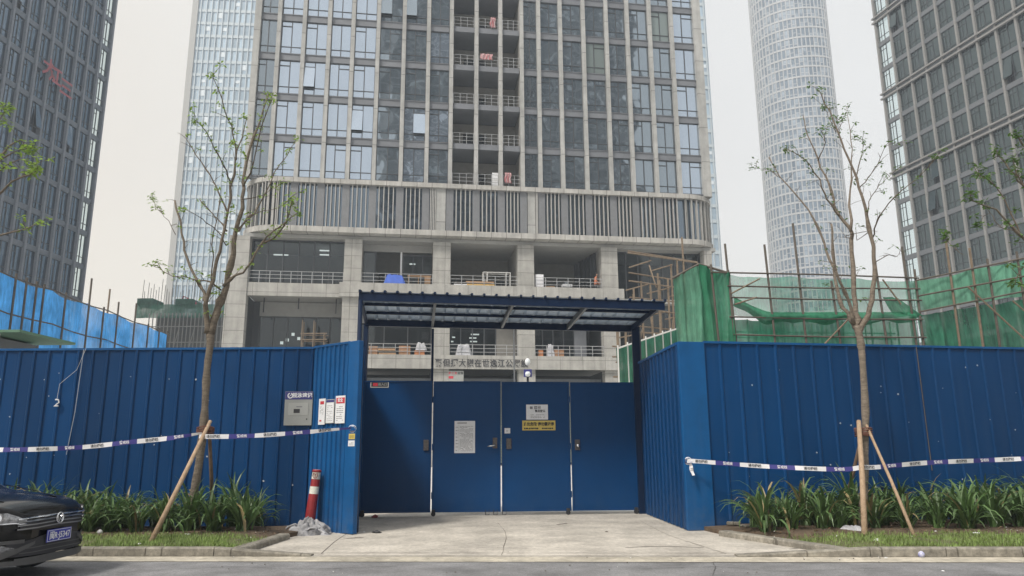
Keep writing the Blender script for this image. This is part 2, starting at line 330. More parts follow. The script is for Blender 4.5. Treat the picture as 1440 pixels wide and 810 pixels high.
def txt(s, size, m, parent, loc, name='lettering', ext=.001, rz=0.0, sx=1.0, bold=0.0, tilt=0.0):
    """flat lettering standing in the local XZ plane, centred on loc, read from -Y"""
    k = (s, bold)
    if k not in _tc:
        cu = bpy.data.curves.new('t', 'FONT'); cu.body = s; cu.align_x = 'CENTER'; cu.align_y = 'CENTER'; cu.size = 1; cu.offset = bold; cu.resolution_u = 2
        ob = bpy.data.objects.new('t', cu); COL.objects.link(ob); bpy.context.view_layer.update()
        me = bpy.data.meshes.new_from_object(ob.evaluated_get(bpy.context.evaluated_depsgraph_get()))
        _tc[k] = [[tuple(v.co) for v in me.vertices], [tuple(p.vertices) for p in me.polygons]]
        bpy.data.objects.remove(ob); bpy.data.curves.remove(cu); bpy.data.meshes.remove(me)
    V, F_ = _tc[k]; ct, st = math.cos(tilt), math.sin(tilt)
    me = bpy.data.meshes.new(name)
    me.from_pydata([((x*ct*sx-y*st)*size, -ext, (x*st*sx+y*ct)*size) for x, y, z in V], [], F_); me.materials.append(m); me.update()
    o = bpy.data.objects.new(name, me); COL.objects.link(o); o.parent = parent; o.location = loc; o.rotation_euler = (0, 0, rz)
    return o
M['glass_mid'] = mirror_glass('dark_reflection_glass', (.28, .33, .37), metal=.88, wav=.02, ws=.6)  # darker tint puts the middle bays' dark reflections into the glass colour
M['shutter'] = mat('shutter_green_grey', (.10, .12, .10), .6, var=.15)
M['tarp'] = mat('blue_tarpaulin', (.05, .12, .50), .5, var=.15)
M['bwood'] = mat('tan_board', (.36, .22, .12), .8, var=.2, vs=3)
M['yboard'] = mat('yellow_board', (.62, .40, .13), .7, var=.15, vs=3)
M['pale'] = mat('pale_paint', (.62, .62, .60), .5)
M['card'] = mat('cardboard', (.36, .20, .11), .85, var=.2)
M['card2'] = mat('orange_cardboard', (.50, .20, .08), .8, var=.2)
M['sackw'] = mat('white_sacking', (.60, .60, .62), .8, c2=(.35, .36, .4), vs=6)
M['redstripe'] = mat('red_striped_cloth', (.33, .06, .07), .8, c2=(.5, .42, .42), vs=3, stretch=(6, .5, .3), detail=0)
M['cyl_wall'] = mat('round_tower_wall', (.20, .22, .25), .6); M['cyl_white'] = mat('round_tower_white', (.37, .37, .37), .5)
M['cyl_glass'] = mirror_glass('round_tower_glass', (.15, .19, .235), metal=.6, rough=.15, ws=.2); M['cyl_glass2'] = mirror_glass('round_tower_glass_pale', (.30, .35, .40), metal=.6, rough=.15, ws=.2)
M['rb_wall'] = mat('mirrored_block_wall', (.10, .10, .105), .8, var=.2, vs=.1); M['rb_lit'] = mat('mirrored_block_blind', (.55, .56, .58), .6); M['rb_ledge'] = mat('mirrored_block_ledge', (.30, .30, .30), .7)
M['shell'] = mat('shell_netting', (.10, .11, .11), .9, c2=(.17, .16, .15), vs=.6); M['greennet_far'] = net('far_green_netting', (.09, .24, .17), .1)
M['greenroof'] = mat('green_roof_sheet', (.10, .20, .13), .7); M['greennet_deep'] = net('folded_green_netting', (.065, .28, .165), .02); M['greennet_low'] = net('low_green_netting', (.05, .20, .13), .12)
M['globe'] = mat('white_globe', (.75, .78, .8), .3)
M['purple_tape'] = mat('purple_tape', (.045, .04, .22), .4); M['greyboard'] = mat('grey_board', (.30, .31, .30), .5, var=.08); M['greyboard2'] = mat('grey_plastic', (.36, .37, .36), .5)
M['reflect'] = mat('reflective_white', (.66, .66, .58), .35, var=.15, vs=30)
M['sheet'] = mat('grey_sheet', (.44, .44, .46), .6, c2=(.13, .13, .135), vs=4); M['sheet_dark'] = mat('dark_sheet', (.05, .05, .055), .6, c2=(.25, .25, .26), vs=6)
M['bluecap'] = mat('blue_plastic', (.10, .12, .5), .4, c2=(.7, .7, .75), vs=18); M['stone'] = mat('brown_stone', (.18, .14, .11), .9, var=.2, vs=8)
M['deadleaf'] = leafmat('dead_leaf', (.13, .08, .045), .1); M['darkjoint'] = mat('dirty_joint', (.16, .14, .12), .95, var=.4, vs=5)
M['carpaint'] = mat('black_car_paint', (.002, .002, .0025), .16, coat=.10, spec=.22); M['carglass'] = mat('car_glass', (.01, .012, .014), .03, spec=.8)
M['darkchrome'] = mat('dull_chrome', (.32, .33, .35), .3, 1.0); M['plastic'] = mat('grey_bumper_plastic', (.07, .07, .072), .55); M['lens'] = mat('lamp_lens', (.45, .46, .48), .08, .6, coat=1, c2=(.06, .06, .07), vs=26)
M['tyre'] = mat('tyre_rubber', (.02, .02, .02), .85); M['plate_blue'] = mat('plate_blue', (.02, .03, .33), .4)
hm = bpy.data.materials.new('haze_air'); hm.use_nodes = True; hm.node_tree.nodes.clear(); _o = N(hm.node_tree, 'ShaderNodeOutputMaterial'); _v = N(hm.node_tree, 'ShaderNodeVolumePrincipled')
_v.inputs['Color'].default_value = (.74, .83, .94, 1); _v.inputs['Density'].default_value = 0.00115; _v.inputs['Anisotropy'].default_value = .3
hm.node_tree.links.new(_v.outputs[0], _o.inputs['Volume']); M['haze'] = hm

M['glass_podium'] = mirror_glass('podium_glass', (.16, .20, .24), metal=.85, ws=.8)
M['stain'] = mat('dark_stain', (.17, .155, .135), .95, var=.3, vs=9)
M['curtain'] = mirror_glass('pale_blind_glass', (.20, .24, .235), metal=.3, rough=.12, ws=1.0)
M['deadstrap'] = leafmat('withered_strap_leaf', (.24, .19, .09), .2)
M['fadedred'] = mat('faded_red_sign', (.34, .09, .11), .7)
M['roadcrack'] = mat('road_crack', (.06, .06, .06), .95, var=.4, vs=9)
# ================================================================== ground and road
KY = -R(2.75)
K = Frame((0, 10.81), KY)                     # kerb line: local x along the kerb, local y away from the road
def kz(u, d, z): return K.w(u, d, z)
b = MB(); b.box(-155, 195, -105, 315, -0.6, -0.012); struct(b.build('ground', M['yard']))
b = MB()
for i in range(1): b.face([kz(-60, -9.5, -.006), kz(60, -9.5, -.006), kz(60, -.42, -.006), kz(-60, -.42, -.006)])
struct(b.build('road', M['asphalt']))
b = MB(); b.face([kz(-60, -.42, 0.0), kz(60, -.42, 0.0), kz(60, .0, 0.006), kz(-60, .0, 0.006)]); struct(b.build('gutter', M['gutter']))
FLL, FLR = -4.15, 4.75
# driveway apron: slopes up gently from the gutter to the gate
b = MB(); n = 40; P = []
ya = [0, .35, .6, 1.5, 3, 5, 6.3, 7.2]
for d in ya:
    P.append([kz(-6.3+12.6*i/n, d, .008+0.004*min(d, 1)) for i in range(n+1)])
b.grid(P)
b.build('driveway', M['apron'], smooth=True)['kind'] = 'structure'
# kerb stones: straight runs and the flares into the driveway
def kerb_run(p, q, h0, h1, wd=.15, seg=1.0):
    p, q = Vector(p), Vector(q); L = (q-p).length; k = max(1, round(L/seg)); e = (q-p).normalized(); nn = Vector((-e.y, e.x, 0))
    for i in range(k):
        a = p+e*(L*i/k+.006); c = p+e*(L*(i+1)/k-.006); ha = h0+(h1-h0)*i/k; hc = h0+(h1-h0)*(i+1)/k
        jit = random.uniform(-.004, .004); r = .02
        b = len(KB.v)
        for (pt, h) in ((a, ha), (c, hc)):
            for (o, z) in ((0+jit, -.02), (0+jit, h-r), (r+jit, h), (wd-r+jit, h), (wd+jit, h-r), (wd+jit, -.02)):
                v = pt+nn*o; KB.v.append((v.x, v.y, z))
        for j in range(5): KB.f.append((b+j, b+j+1, b+6+j+1, b+6+j)); KB.m.append(0)
        KB.f.append((b+5, b+4, b+3, b+2, b+1, b)); KB.f.append((b+6, b+7, b+8, b+9, b+10, b+11)); KB.m += [0, 0]
KB = MB()
kerb_run(kz(-40, 0, 0), kz(FLL-.1, 0, 0), .125, .125)
kerb_run(kz(FLL-.1, 0, 0), kz(FLL+1.3, 0, 0), .125, .03, seg=1.4)
FR1 = G(1010, 746, .10); FL1 = G(408, 750, .10)
kerb_run(kz(FLL+.25, .16, 0), (FL1.x, FL1.y, 0), .10, .10, wd=.2)
kerb_run((FR1.x, FR1.y, 0), kz(FLR-.25, .16, 0), .10, .10, wd=.2)
kerb_run(kz(FLR-1.7, 0, 0), kz(FLR+.1, 0, 0), .03, .125, seg=1.8)
kerb_run(kz(FLR+.1, 0, 0), kz(40, 0, 0), .125, .125)
struct(KB.build('kerb', M['kerb']))
# planted verges
def verge(poly, name, m, z, z0=-.01):
    b = MB(); b.prism([(p.x, p.y) for p in poly], z0, z); return struct(b.build(name, m))
def mound(pts_fn, name, m, nx, ny):
    b = MB(); b.grid([[pts_fn(i/nx, j/ny) for j in range(ny+1)] for i in range(nx+1)]); return struct(b.build(name, m, smooth=True))
from mathutils import noise
def edge(P, t):
    L = [(P[i+1]-P[i]).length for i in range(len(P)-1)]; d = t*sum(L)
    for i, l in enumerate(L):
        if d <= l or i == len(L)-1: return P[i].lerp(P[i+1], min(1, d/l))
        d -= l
def lf(s, t):          # left bed
    e = edge([kz(FLL+.10, .17, 0), Vector((FL1.x-.12, FL1.y, 0)), Vector((-3.55, 14.2, 0))], t)
    f = kz(-26, .14, 0).lerp(Vector((-26, 14.36, 0)), t); p = f+(e-f)*s
    p = Vector((p.x, p.y, 0)); hs = min(1, (1-s)*26*1.6); p.z = .082+hs*(.023+.05*math.sin(t*3.14)+.02*noise.noise(p*2)); return p
def rf(s, t):
    hs = min(1, s*22*1.6); e = edge([kz(FLR-.04, .17, 0), Vector((FR1.x+.14, FR1.y, 0)), Vector((3.4, 13.86, 0))], t)
    f = kz(FLR+22, .14, 0).lerp(Vector((3.4+22, 13.86+22*.18, 0)), t); p = e+(f-e)*s; p.z = .082+hs*(.023+.05*math.sin(t*3.14)+.02*noise.noise(p*2)); return p
def sub(fn, t0, t1, dz): return lambda s, t: fn(s, t0+(t1-t0)*t)+Vector((0, 0, dz))
for fn, s_ in ((lf, 1), (rf, 0)):
    b = MB(); P = [fn(s_, i/30) for i in range(31)]; b.grid([P, [Vector((p.x, p.y, -.02)) for p in P]]); struct(b.build('bed_side', M['soil']))
mound(sub(lf, 0, .36, 0), 'verge', M['verge'], 160, 12); mound(sub(lf, .36, 1, 0), 'planting_bed', M['soil'], 160, 20)
mound(sub(rf, 0, .34, 0), 'verge', M['verge'], 160, 12); mound(sub(rf, .34, 1, 0), 'planting_bed', M['soil'], 160, 20)
# grass blades on the verges
def grass(fn, s0, s1, nbl, nm, lab, t1=.40):
    b = MB()
    for i in range(nbl):
        s = random.uniform(s0, s1); t = random.uniform(.01, t1)**1.0
        if t > .3 and random.random() < .6: continue
        p = fn(s, t)
        if noise.noise(p*1.3) < -.28 and random.random() < .8: continue
        a = random.uniform(0, 6.28); h = random.uniform(.025, .075); l = Vector((math.cos(a), math.sin(a), 0)); wv = Vector((-l.y, l.x, 0))*.004
        b.face([p-wv, p+wv, p+l*h*.5+Vector((0, 0, h))])
    o = b.build(nm, M['grass']); o['kind'] = 'stuff'; o['label'] = lab
grass(lf, .76, 1, 16000, 'grass', 'short patchy grass between the left kerb and the strap-leaved plants')
grass(rf, 0, .3, 16000, 'grass', 'short patchy grass between the right kerb and the strap-leaved plants')

# ================================================================== site fence
def corr(fr, u0, u1, z0, z1, pitch, rib=.045, dep=.028, d0=0.0, lip=True):
    """ribbed steel sheet standing in frame fr, ribs towards the viewer"""
    b = WB(); prof = []; u = u0
    while u < u1-1e-6:
        e = min(u1, u+pitch)
        prof.append((u, 0));
        if e-u > rib*2.5:
            prof += [(e-rib*2, 0), (e-rib*1.5, -dep), (e-rib*.8, -dep), (e-rib*.3, 0)]
        u = e
    prof.append((u1, 0)); rows = []
    nz_ = 9
    for k in range(nz_+1):
        z = z0+(z1-z0)*k/nz_
        rows.append([fr.w(uu, d0+dd+.006*noise.noise(Vector((uu*1.2, z*.8, 3))), z) for uu, dd in prof])
    b.grid(rows)
    return b
def panels(root, fr, u0, u1, z0, z1, pitch, seed):
    rd = random.Random(seed); u = u1 if u1 < 1 else u0; w_ = pitch*2
    if u1 < 1:
        while u > u0: corr(fr, max(u0, u-w_), u+.006, z0, z1+rd.uniform(-.012, .012), pitch+.004, d0=rd.uniform(-.003, .003)).build('panel', M['fence'], root); u -= w_
    else:
        while u < u1: corr(fr, u, min(u1, u+w_+.006), z0, z1+rd.uniform(-.012, .012), pitch+.004, d0=rd.uniform(-.003, .003)).build('panel', M['fence'], root); u += w_
HF = 3.4
LF = Frame((-3.86, 14.40), R(.15))
RF = Frame((3.10, 13.82), R(10.3))
LW = Frame((-3.86, 14.385), math.atan2(13.52-14.385, -2.78+3.86))
LWL = math.hypot(13.52-14.385, 1.08)
RW = Frame((2.93, 17.25), math.atan2(13.82-17.25, 3.10-2.93)); RWL = math.hypot(13.82-17.25, .17)
t = thing('fence', 'long ribbed blue steel site fence left of the gate, behind the left bed', 'fence', (-3.86, 14.4, 0), R(.15)); fence_l = t
panels(t, LF, -24, 0, .02, HF, .285, 1)
b = WB(); b.box(-24, 0, -.035, .03, HF-.012, HF+.03, T=Matrix.Translation(LF.o) @ Matrix.Rotation(LF.a, 4, 'Z')); b.build('top_rail', M['fence_edge'], t)
for i in range(9):
    b = WB(); u = -23.8+i*2.97; b.box(u-.04, u+.04, .04, .12, 0, HF-.1, T=Matrix.Translation(LF.o) @ Matrix.Rotation(LF.a, 4, 'Z')); b.build('post', M['greysteel'], t)
def TM(fr): return Matrix.Translation(fr.o) @ Matrix.Rotation(fr.a, 4, 'Z')
t = thing('fence', 'narrow-ribbed blue steel fence wing with a flat end post, left of the gate', 'fence', tuple(LW.w(0, 0, 0)), LW.a); fence_wl = t
corr(LW, 0, LWL-.30, .0, HF-.0, .135, rib=.03, dep=.03).build('panel', M['fence_edge'], t)  # lighter blue sheet, the wing's brighter lighting put into its colour
b = WB(); b.box(LWL-.30, LWL, -.045, .06, .02, HF+.03, T=TM(LW)); b.build('end_post', M['fence_edge'], t, bevel=.012)
b = WB(); b.box(0, LWL-.30, -.03, .03, HF, HF+.04, T=TM(LW)); b.build('top_rail', M['fence_edge'], t)
# return wall from the wing back to the gate post
e0 = LW.w(LWL-.03, .10, 0); e1 = Vector((-3.56, 16.8, 0)); RT = Frame((e0.x, e0.y), math.atan2(e1.y-e0.y, e1.x-e0.x))
corr(RT, 0, (e1-e0).length, .02, HF-.06, .3).build('return_panel', M['fence'], t)
t = thing('fence', 'ribbed blue steel fence wing running back to the right gate post', 'fence', tuple(RW.w(0, 0, 0)), RW.a)
corr(RW, .12, RWL-.02, .03, HF-.05, .30, rib=.035, dep=.03).build('panel', M['fence'], t)
b = WB(); b.box(.12, RWL-.02, -.03, .03, HF-.05, HF, T=TM(RW)); b.build('top_rail', M['fence_edge'], t)
t = thing('fence', 'long ribbed blue steel site fence right of the gate, behind the right bed', 'fence', (3.10, 13.82, 0), R(10.3)); fence_r = t
panels(t, RF, .52, 26, .05, HF, .38, 2)
b = WB(); b.box(0, .52, -.05, .03, .015, HF+.01, T=TM(RF)); b.build('corner_post', M['fence_edge'], t, bevel=.01)
b = WB(); b.box(.52, 26, -.035, .03, HF-.012, HF+.03, T=TM(RF)); b.build('top_rail', M['fence_edge'], t)
for i in range(9):
    b = WB(); u = .9+i*2.97; b.box(u-.04, u+.04, .04, .12, 0, HF-.1, T=TM(RF)); b.build('post', M['greysteel'], t)
# worn paint chips and small holes in the steel
def chips(root, fr, u0, u1, n, seed):
    rd = random.Random(seed)
    for i in range(n):
        b = WB()
        u = rd.uniform(u0, u1); z = rd.uniform(.8, 3.2); s = rd.uniform(.008, .022); T = [fr.w(u+s*math.cos(a)*rd.uniform(.6, 1.3), -.012, z+s*math.sin(a)*rd.uniform(.5, 1.2)) for a in (0, 1.1, 2.2, 3.1, 4.3, 5.2)]
        b.face(T); b.build('paint_chip', M['chip'], root)
M['chip'] = mat('bare_metal_chip', (.38, .42, .48), .5)
chips(fence_l, LF, -7, 0, 26, 1); chips(fence_r, RF, 0, 9, 30, 2)
b = WB()
for u, m_ in ((LF.u(113, 550), 0), ):
    b.tube([LF.w(u, -.045, HF), LF.w(u-.03, -.045, 2.2), LF.w(u-.1, -.045, 1.4)], .007, 5)
b.build('seam_line', M['chip'], fence_l)  # pale tube added in place of daylight through the panel gap
b = WB(); u = RF.u(1290, 520); b.tube([RF.w(u, -.045, HF), RF.w(u+.02, -.045, 1.0)], .009, 5); b.build('seam_line', M['pole'], fence_r)

# ================================================================== gate
GT = Frame((-3.38, 16.88), math.atan2(17.3-16.88, 2.86+3.38)); GL = math.hypot(6.24, .42)
gate = thing('gate', 'four-leaf navy blue steel gate across the concrete driveway', 'gate', tuple(GT.w(0, 0, 0)), GT.a)
edges = [(505, 605), (606.8, 704.2), (706, 803.8), (805.6, 899.5)]
g0 = [GT.u(a, 725) for a, c in edges]; g1 = [GT.u(c, 725) for a, c in edges]
leaves = []
for i in range(4):
    T = TM(GT) @ Matrix.Translation((g0[i], 0, 0)) @ Matrix.Rotation(R([.3, -.2, .1, .4][i]), 4, 'Z'); wd = g1[i]-g0[i]; top = 2.98-.012*i
    b = WB(); b.box(.03, wd-.03, -.012, .012, .12, top-.03, T=T); lf_ = b.build('leaf', M['gate'], gate)
    b = WB()
    for (x0, x1, z0, z1) in ((0, .03, .09, top), (wd-.03, wd, .09, top), (.03, wd-.03, .09, .12), (.03, wd-.03, top-.03, top)): b.box(x0, x1, -.03, .03, z0, z1, T=T)
    f = b.build('leaf_frame', M['gate'], lf_); f.matrix_parent_inverse.identity()
    leaves.append((T, wd, top))
def on_leaf(i, px, py):
    T, wd, top = leaves[i]; u, z = GT.uz(px, py, -.03); return u-g0[i], z
def lockplate(i, px, py, w_=.115, h_=.235):
    T = leaves[i][0]; u, z = on_leaf(i, px, py); b = WB(); b.box(u-w_/2, u+w_/2, -.05, -.012, z-h_/2, z+h_/2, T=T)
    return b.build('lock_plate', M['lock'], gate, bevel=.006), u, z
p1, u, z = lockplate(0, 599, 626); p2, u2, z2 = lockplate(1, 696, 623, .1); lockplate(2, 715.5, 624); p4, u4, z4 = lockplate(3, 812, 625.5)
b = WB(); T = leaves[1][0]; b.tube([T @ Vector((u2, -.05, z2-.045)), T @ Vector((u2, -.10, z2-.05)), T @ Vector((u2-.17, -.105, z2-.075))], .016, 8); b.build('handle', M['silver'], gate, smooth=True)
b = WB(); T = leaves[3][0]
for a in range(12):
    pass
b.tube([T @ Vector((u4+.01, -.05, z4-.02)), T @ Vector((u4+.01, -.085, z4-.02)), T @ Vector((u4+.01, -.10, z4-.02))], [.02, .04, .028], 12); b.build('knob', M['silver'], gate, smooth=True)
def caster(u, d=-.04):
    b = WB(); T = TM(GT) @ Matrix.Translation((u, d, 0))
    b.tube([T @ Vector((-.0, -.035, .06)), T @ Vector((0, .035, .06))], .05, 12); b.box(-.035, .035, -.05, .05, .085, .15, T=T); b.build('caster', M['ink'], gate)
for u in (g0[0]+.07, g0[1]+.04, g1[2]-.08, g1[3]-.08): caster(u)
for u in (g1[1]-.12, g0[2]+.05, g1[1]-.3):
    b = WB(); T = TM(GT) @ Matrix.Translation((u, -.05, 0)); b.tube([T @ Vector((-.04, 0, .14)), T @ Vector((-.04, 0, .03)), T @ Vector((.04, 0, .03)), T @ Vector((.04, 0, .14))], .008, 6); b.build('drop_bolt', M['ink'], gate)
for i in range(4):
    T, wd, top = leaves[i]
    for z in (.45, 1.5, 2.55):
        x = 0 if i in (0, 1) else wd
        if i == 1: x = wd*0+.0
        b = WB(); b.tube([T @ Vector((x, -.04, z-.07)), T @ Vector((x, -.04, z+.07))], .016, 8); b.build('hinge', M['gate'], gate)
# gate posts
b = WB(); u = GT.u(905, 600); b.box(u-.07, u+.02, -.03, .1, 0, 4.15, T=TM(GT)); b.build('post', M['greysteel'], gate, bevel=.01)
for (px, z0) in ((608.5, 2.99), (723, 2.96)):
    u = GT.u(px, 480, .08); b = WB(); b.tube([GT.w(u, .09, z0-.5), GT.w(u, .09, 4.2)], .028 if px < 700 else .018, 8); b.build('rear_pole', M['canopy'] if px < 700 else M['rail'], gate)

# ================================================================== canopy
cF0, cF1 = Yp(505, 411, 15.0), Yp(934, 424.5, 15.45); cB0, cB1 = Yp(514, 449, 16.95), Yp(893, 457.5, 17.35)
canopy = thing('entrance_canopy', 'navy steel lean-to canopy with corrugated sheet roof over the gate', 'canopy', (cB0.x, cB0.y, 0), 0)
def cp(s, t, dz=0.0):     # s along, t front to back
    return cF0.lerp(cF1, s).lerp(cB0.lerp(cB1, s), t)+Vector((0, 0, dz))
b = WB(); n = 250; row0, row1 = [], []
for i in range(n+1):
    s = i/n; ph = (s*25) % 1; h = .035 if ph < .18 else 0
    row0.append(cp(s, -.03, h)); row1.append(cp(s, 1.06, h))
b.grid([row0, row1]); b.grid([[p+Vector((0, 0, -.006)) for p in row1], [p+Vector((0, 0, -.006)) for p in row0]]); b.build('roof_sheet', M['canopy_sheet'], canopy)
for i in range(26):
    b = WB(); c = cp(min(1, i/25+.003), -.035, .012); b.box(c.x-.022, c.x+.022, c.y-.02, c.y+.15, c.z-.03, c.z+.022); b.build('sheet_rib', M['canopy'], canopy)
def beam(p, q, wd, h, nm, m=None, drop=0.0):
    p, q = Vector(p), Vector(q); d = q-p; e = d.normalized(); side = Vector((-e.y, e.x, 0)).normalized()*wd/2; b = WB()
    P = [p-side, p+side, q-side, q+side]; v = []
    for z in (-h-drop, -drop): v += [x+Vector((0, 0, z)) for x in P]
    for q_ in ((0, 1, 3, 2), (4, 6, 7, 5), (0, 4, 5, 1), (2, 3, 7, 6), (0, 2, 6, 4), (1, 5, 7, 3)): b.face([v[i] for i in q_])
    return b.build(nm, m or M['canopy'], canopy)
beam(cp(0, 0), cp(1, 0), .06, .17, 'front_beam', drop=.01); beam(cp(0, 1), cp(1, 1), .08, .15, 'rear_beam', drop=.01)
for s in (.004, .245, .50, .745, .985): beam(cp(s, .02), cp(s, .98), .055, .12, 'rafter', drop=.03, m=M['greysteel'] if .1 < s < .9 else None)
for t_ in (.34, .66): beam(cp(.01, t_), cp(.985, t_), .05, .06, 'purlin', drop=.012)
p = cp(0.004, .02); b = WB(); b.tube([p+Vector((0, .03, -.1)), Vector((-2.93, 14.05, 3.3)), Vector((-2.93, 14.05, 0))], .045, 8); b.build('post', M['canopy'], canopy)
p = cp(.004, 1); b = WB(); b.box(p.x-.05, p.x+.05, p.y-.05, p.y+.05, 0, p.z-.1); b.build('post', M['canopy'], canopy)
p = cp(.992, 1); b = WB(); b.box(p.x-.05, p.x+.12, p.y-.14, p.y-.04, 0, p.z-.02); b.build('post', M['canopy'], canopy, bevel=.008)

# ================================================================== main building
B = Frame((Yp(690, 300, 60).x, 60), R(8.2)); BT = TM(B)
bm = thing('office_tower', 'concrete and glass high-rise with stacked balconies and open podium floors behind the gate', 'building', tuple(B.w(0, 0, 0)), B.a)
FINS = [B.u(x, 253) for x in (347, 379, 416, 453, 488, 525, 563, 599, 632.6)] + [B.u(x, 270) for x in (669, 704, 735, 760, 792, 826, 860, 891, 924, 956)] + [B.u(993, 280)]
Z0, FH = 23.35, 3.7; NF = 8; TOP = Z0+NF*FH
def bb(name, m, boxes, parent=None, bevel=0):
    q = MB()
    for bx in boxes: q.box(*bx)
    return q.build(name, m, parent or bm, bevel=bevel)
# concrete fins
for i, u in enumerate(FINS):
    if i == 19: continue
    hw = .165 if i else .26
    bb('fin', M['fin'], [(u-hw, u+hw, -.28, .35, 23.1, TOP)])
bb('fin', M['fin'], [(FINS[19]-.25, FINS[19]+.5, -.2, .5, 23.1, TOP)])
# spandrels per floor (balcony bays 8,9,10 excluded)
BALC = (8, 9, 10)
for k in range(NF):
    z1 = Z0+k*FH; z0 = z1-.62
    if k == 0: z0 = 23.1
    for a, c in ((0, 8), (11, 19)):
        bb('spandrel', M['spandrel'], [(FINS[a]+.2, FINS[c]-.2, 0.0, .5, z0, z1), (FINS[a]+.2, FINS[c]-.2, -.06, .0, z1-.08, z1-.03)])
    bb('balcony_slab', M['spandrel'], [(FINS[8]+.21, FINS[11]-.21, -.05, 3.0, z0+.1 if k else z0, z1-.02)])
    # balcony back wall, side wall, ceiling
    if k < NF-1:
        bb('balcony_wall', M['wall_in'], [(FINS[8]+.2, FINS[11]-.2, 2.9, 3.0, z1-.02, z1+FH-.6), (FINS[8]-.05, FINS[8]+.2, .3, 3.0, z1-.02, z1+FH-.62), (FINS[11]-.2, FINS[11], .3, 3.0, z1-.02, z1+FH-.62)])
        bb('balcony_door', M['inner'], [(FINS[9]-.9 if k % 2 else FINS[9]+.2, FINS[9]+1.2, 2.84, 2.9, z1, z1+2.1)])
        for j in BALC:
            q = MB(); x0, x1 = FINS[j]+.22, FINS[j+1]-.22
            for zz in (.28, .62, .95): q.tube([(x0, -.02, z1+zz), (x1, -.02, z1+zz)], .022, 5)
            for s in range(4): xx = x0+(x1-x0)*s/3; q.tube([(xx, -.02, z1), (xx, -.02, z1+.97)], .025, 5)
            q.build('railing', M['rail'], bm)
UL0, UR0 = -20, 20
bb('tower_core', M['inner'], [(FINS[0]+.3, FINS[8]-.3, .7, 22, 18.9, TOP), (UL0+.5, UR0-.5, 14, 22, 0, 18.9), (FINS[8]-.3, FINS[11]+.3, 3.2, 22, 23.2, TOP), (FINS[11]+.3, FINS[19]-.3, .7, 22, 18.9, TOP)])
bb('roof', M['spandrel'], [(FINS[0]-.3, FINS[19]+.5, -.3, 22.5, TOP, TOP+.6)])
# windows
rw = random.Random(3)
def window(u0, u1, z0, z1, gm, dl=.12, style=None, name='window'):
    st = style if style is not None else rw.choice((0, 1, 1, 2)); w_ = u1-u0; mid = u0+w_*(.5 if st != 2 else .45)
    fr = MB(); f = .035
    for bx in ((u0, u0+f*1.6, dl-.03, dl+.06, z0, z1), (u1-f*1.6, u1, dl-.03, dl+.06, z0, z1), (u0, u1, dl-.028, dl+.06, z0, z0+f*2), (u0, u1, dl-.028, dl+.06, z1-f*2, z1), (mid-f, mid+f, dl-.034, dl+.05, z0, z1), (u0, u1, dl-.031, dl+.05, z0+.62, z0+.62+f*1.6)): fr.box(*bx)
    cells = []
    if st == 0: cells = [(u0, mid, z0+.65, z1), (mid, u1, z0+.65, z1)]
    elif st == 1: fr.box(u0, mid, dl-.037, dl+.05, z1-.52, z1-.52+f*1.8); cells = [(u0, mid, z0+.65, z1-.5), (u0, mid, z1-.5, z1), (mid, u1, z0+.65, z1)]
    else: fr.box(mid, u1, dl-.037, dl+.05, z1-.52, z1-.52+f*1.8); cells = [(mid, u1, z0+.65, z1-.5), (mid, u1, z1-.5, z1), (u0, mid, z0+.65, z1)]
    cells += [(u0, mid, z0, z0+.65), (mid, u1, z0, z0+.65)]
    fo = fr.build(name, M['wframe'], bm)
    g = MB()
    for (a, c, e, h) in cells:
        op = (st in (1, 2) and (c-a) < w_*.6 and h == z1-.5 and rw.random() < .07)
        tx, tz = rw.gauss(0, .006), rw.gauss(0, .008)
        y = dl+.02
        if op:
            sw = .35; g.face([(a, y-sw, e), (c, y-sw, e), (c, y-.04, h), (a, y-.04, h)]); fo2 = MB()
            continue
        hw_, hh = (c-a)/2, (h-e)/2
        g.face([(a, y-hw_*tx-hh*tz, e), (c, y+hw_*tx-hh*tz, e), (c, y+hw_*tx+hh*tz, h), (a, y-hw_*tx+hh*tz, h)])
    g.build('pane', gm, fo)
for k in range(6):
    for j in range(19):
        if j in BALC: continue
        gm = M['glass'] if (1 <= j <= 4 or j == 18) else (M['glass_dim'] if j in (0, 11) else M['glass'] if rw.random() < .25 and j < 8 else M['glass_mid'] if 'glass_mid' in M else M['glass'])  # lighter and darker tints repeat bright sky and dark block reflections by bay
        z1 = Z0+(k+1)*FH-.62
        if gm is M['glass_mid'] and rw.random() < .14: gm = M['curtain']
        window(FINS[j]+.165, FINS[j+1]-.165, Z0+k*FH, z1, gm)
bb('upper_glazing', M['glass'], [(FINS[0]+.2, FINS[8]-.2, .15, .2, Z0+6*FH, TOP-.01), (FINS[11]+.2, FINS[19]-.2, .15, .2, Z0+6*FH, TOP-.01)])
# curved mouldings and the louvred podium storey
UL, UR = -20.35, 20.35
RL = 3.0
def path(off, rl=3.0):
    pts = []
    for i in range(7):
        a = math.pi - (math.pi/2)*i/6*1.0
        pts.append((UL+rl+(rl+off)*math.cos(a), rl-.55-(rl+off)*math.sin(a)))
    for i in range(7):
        a = math.pi/2-(math.pi/2)*i/6
        pts.append((UR-rl+(rl+off)*math.cos(a), rl-.55-(rl+off)*math.sin(a)))
    return [(pts[0][0], 14)]+pts+[(pts[-1][0], 14)]
def moulding(z0, z1, off):
    q = MB(); P = path(off); n = len(P); b0 = len(q.v)
    I = [(UL+4, 14)]*1
    rows = [[(x, y, z0) for x, y in P], [(x, y, z1) for x, y in P]]
    q.grid(rows); q.face([(x, y, z1) for x, y in P]); q.face([(x, y, z0) for x, y in P][::-1])
    return q.build('moulding', M['moulding'], bm)
moulding(22.72, 23.1, .12); moulding(18.55, 19.0, .14)
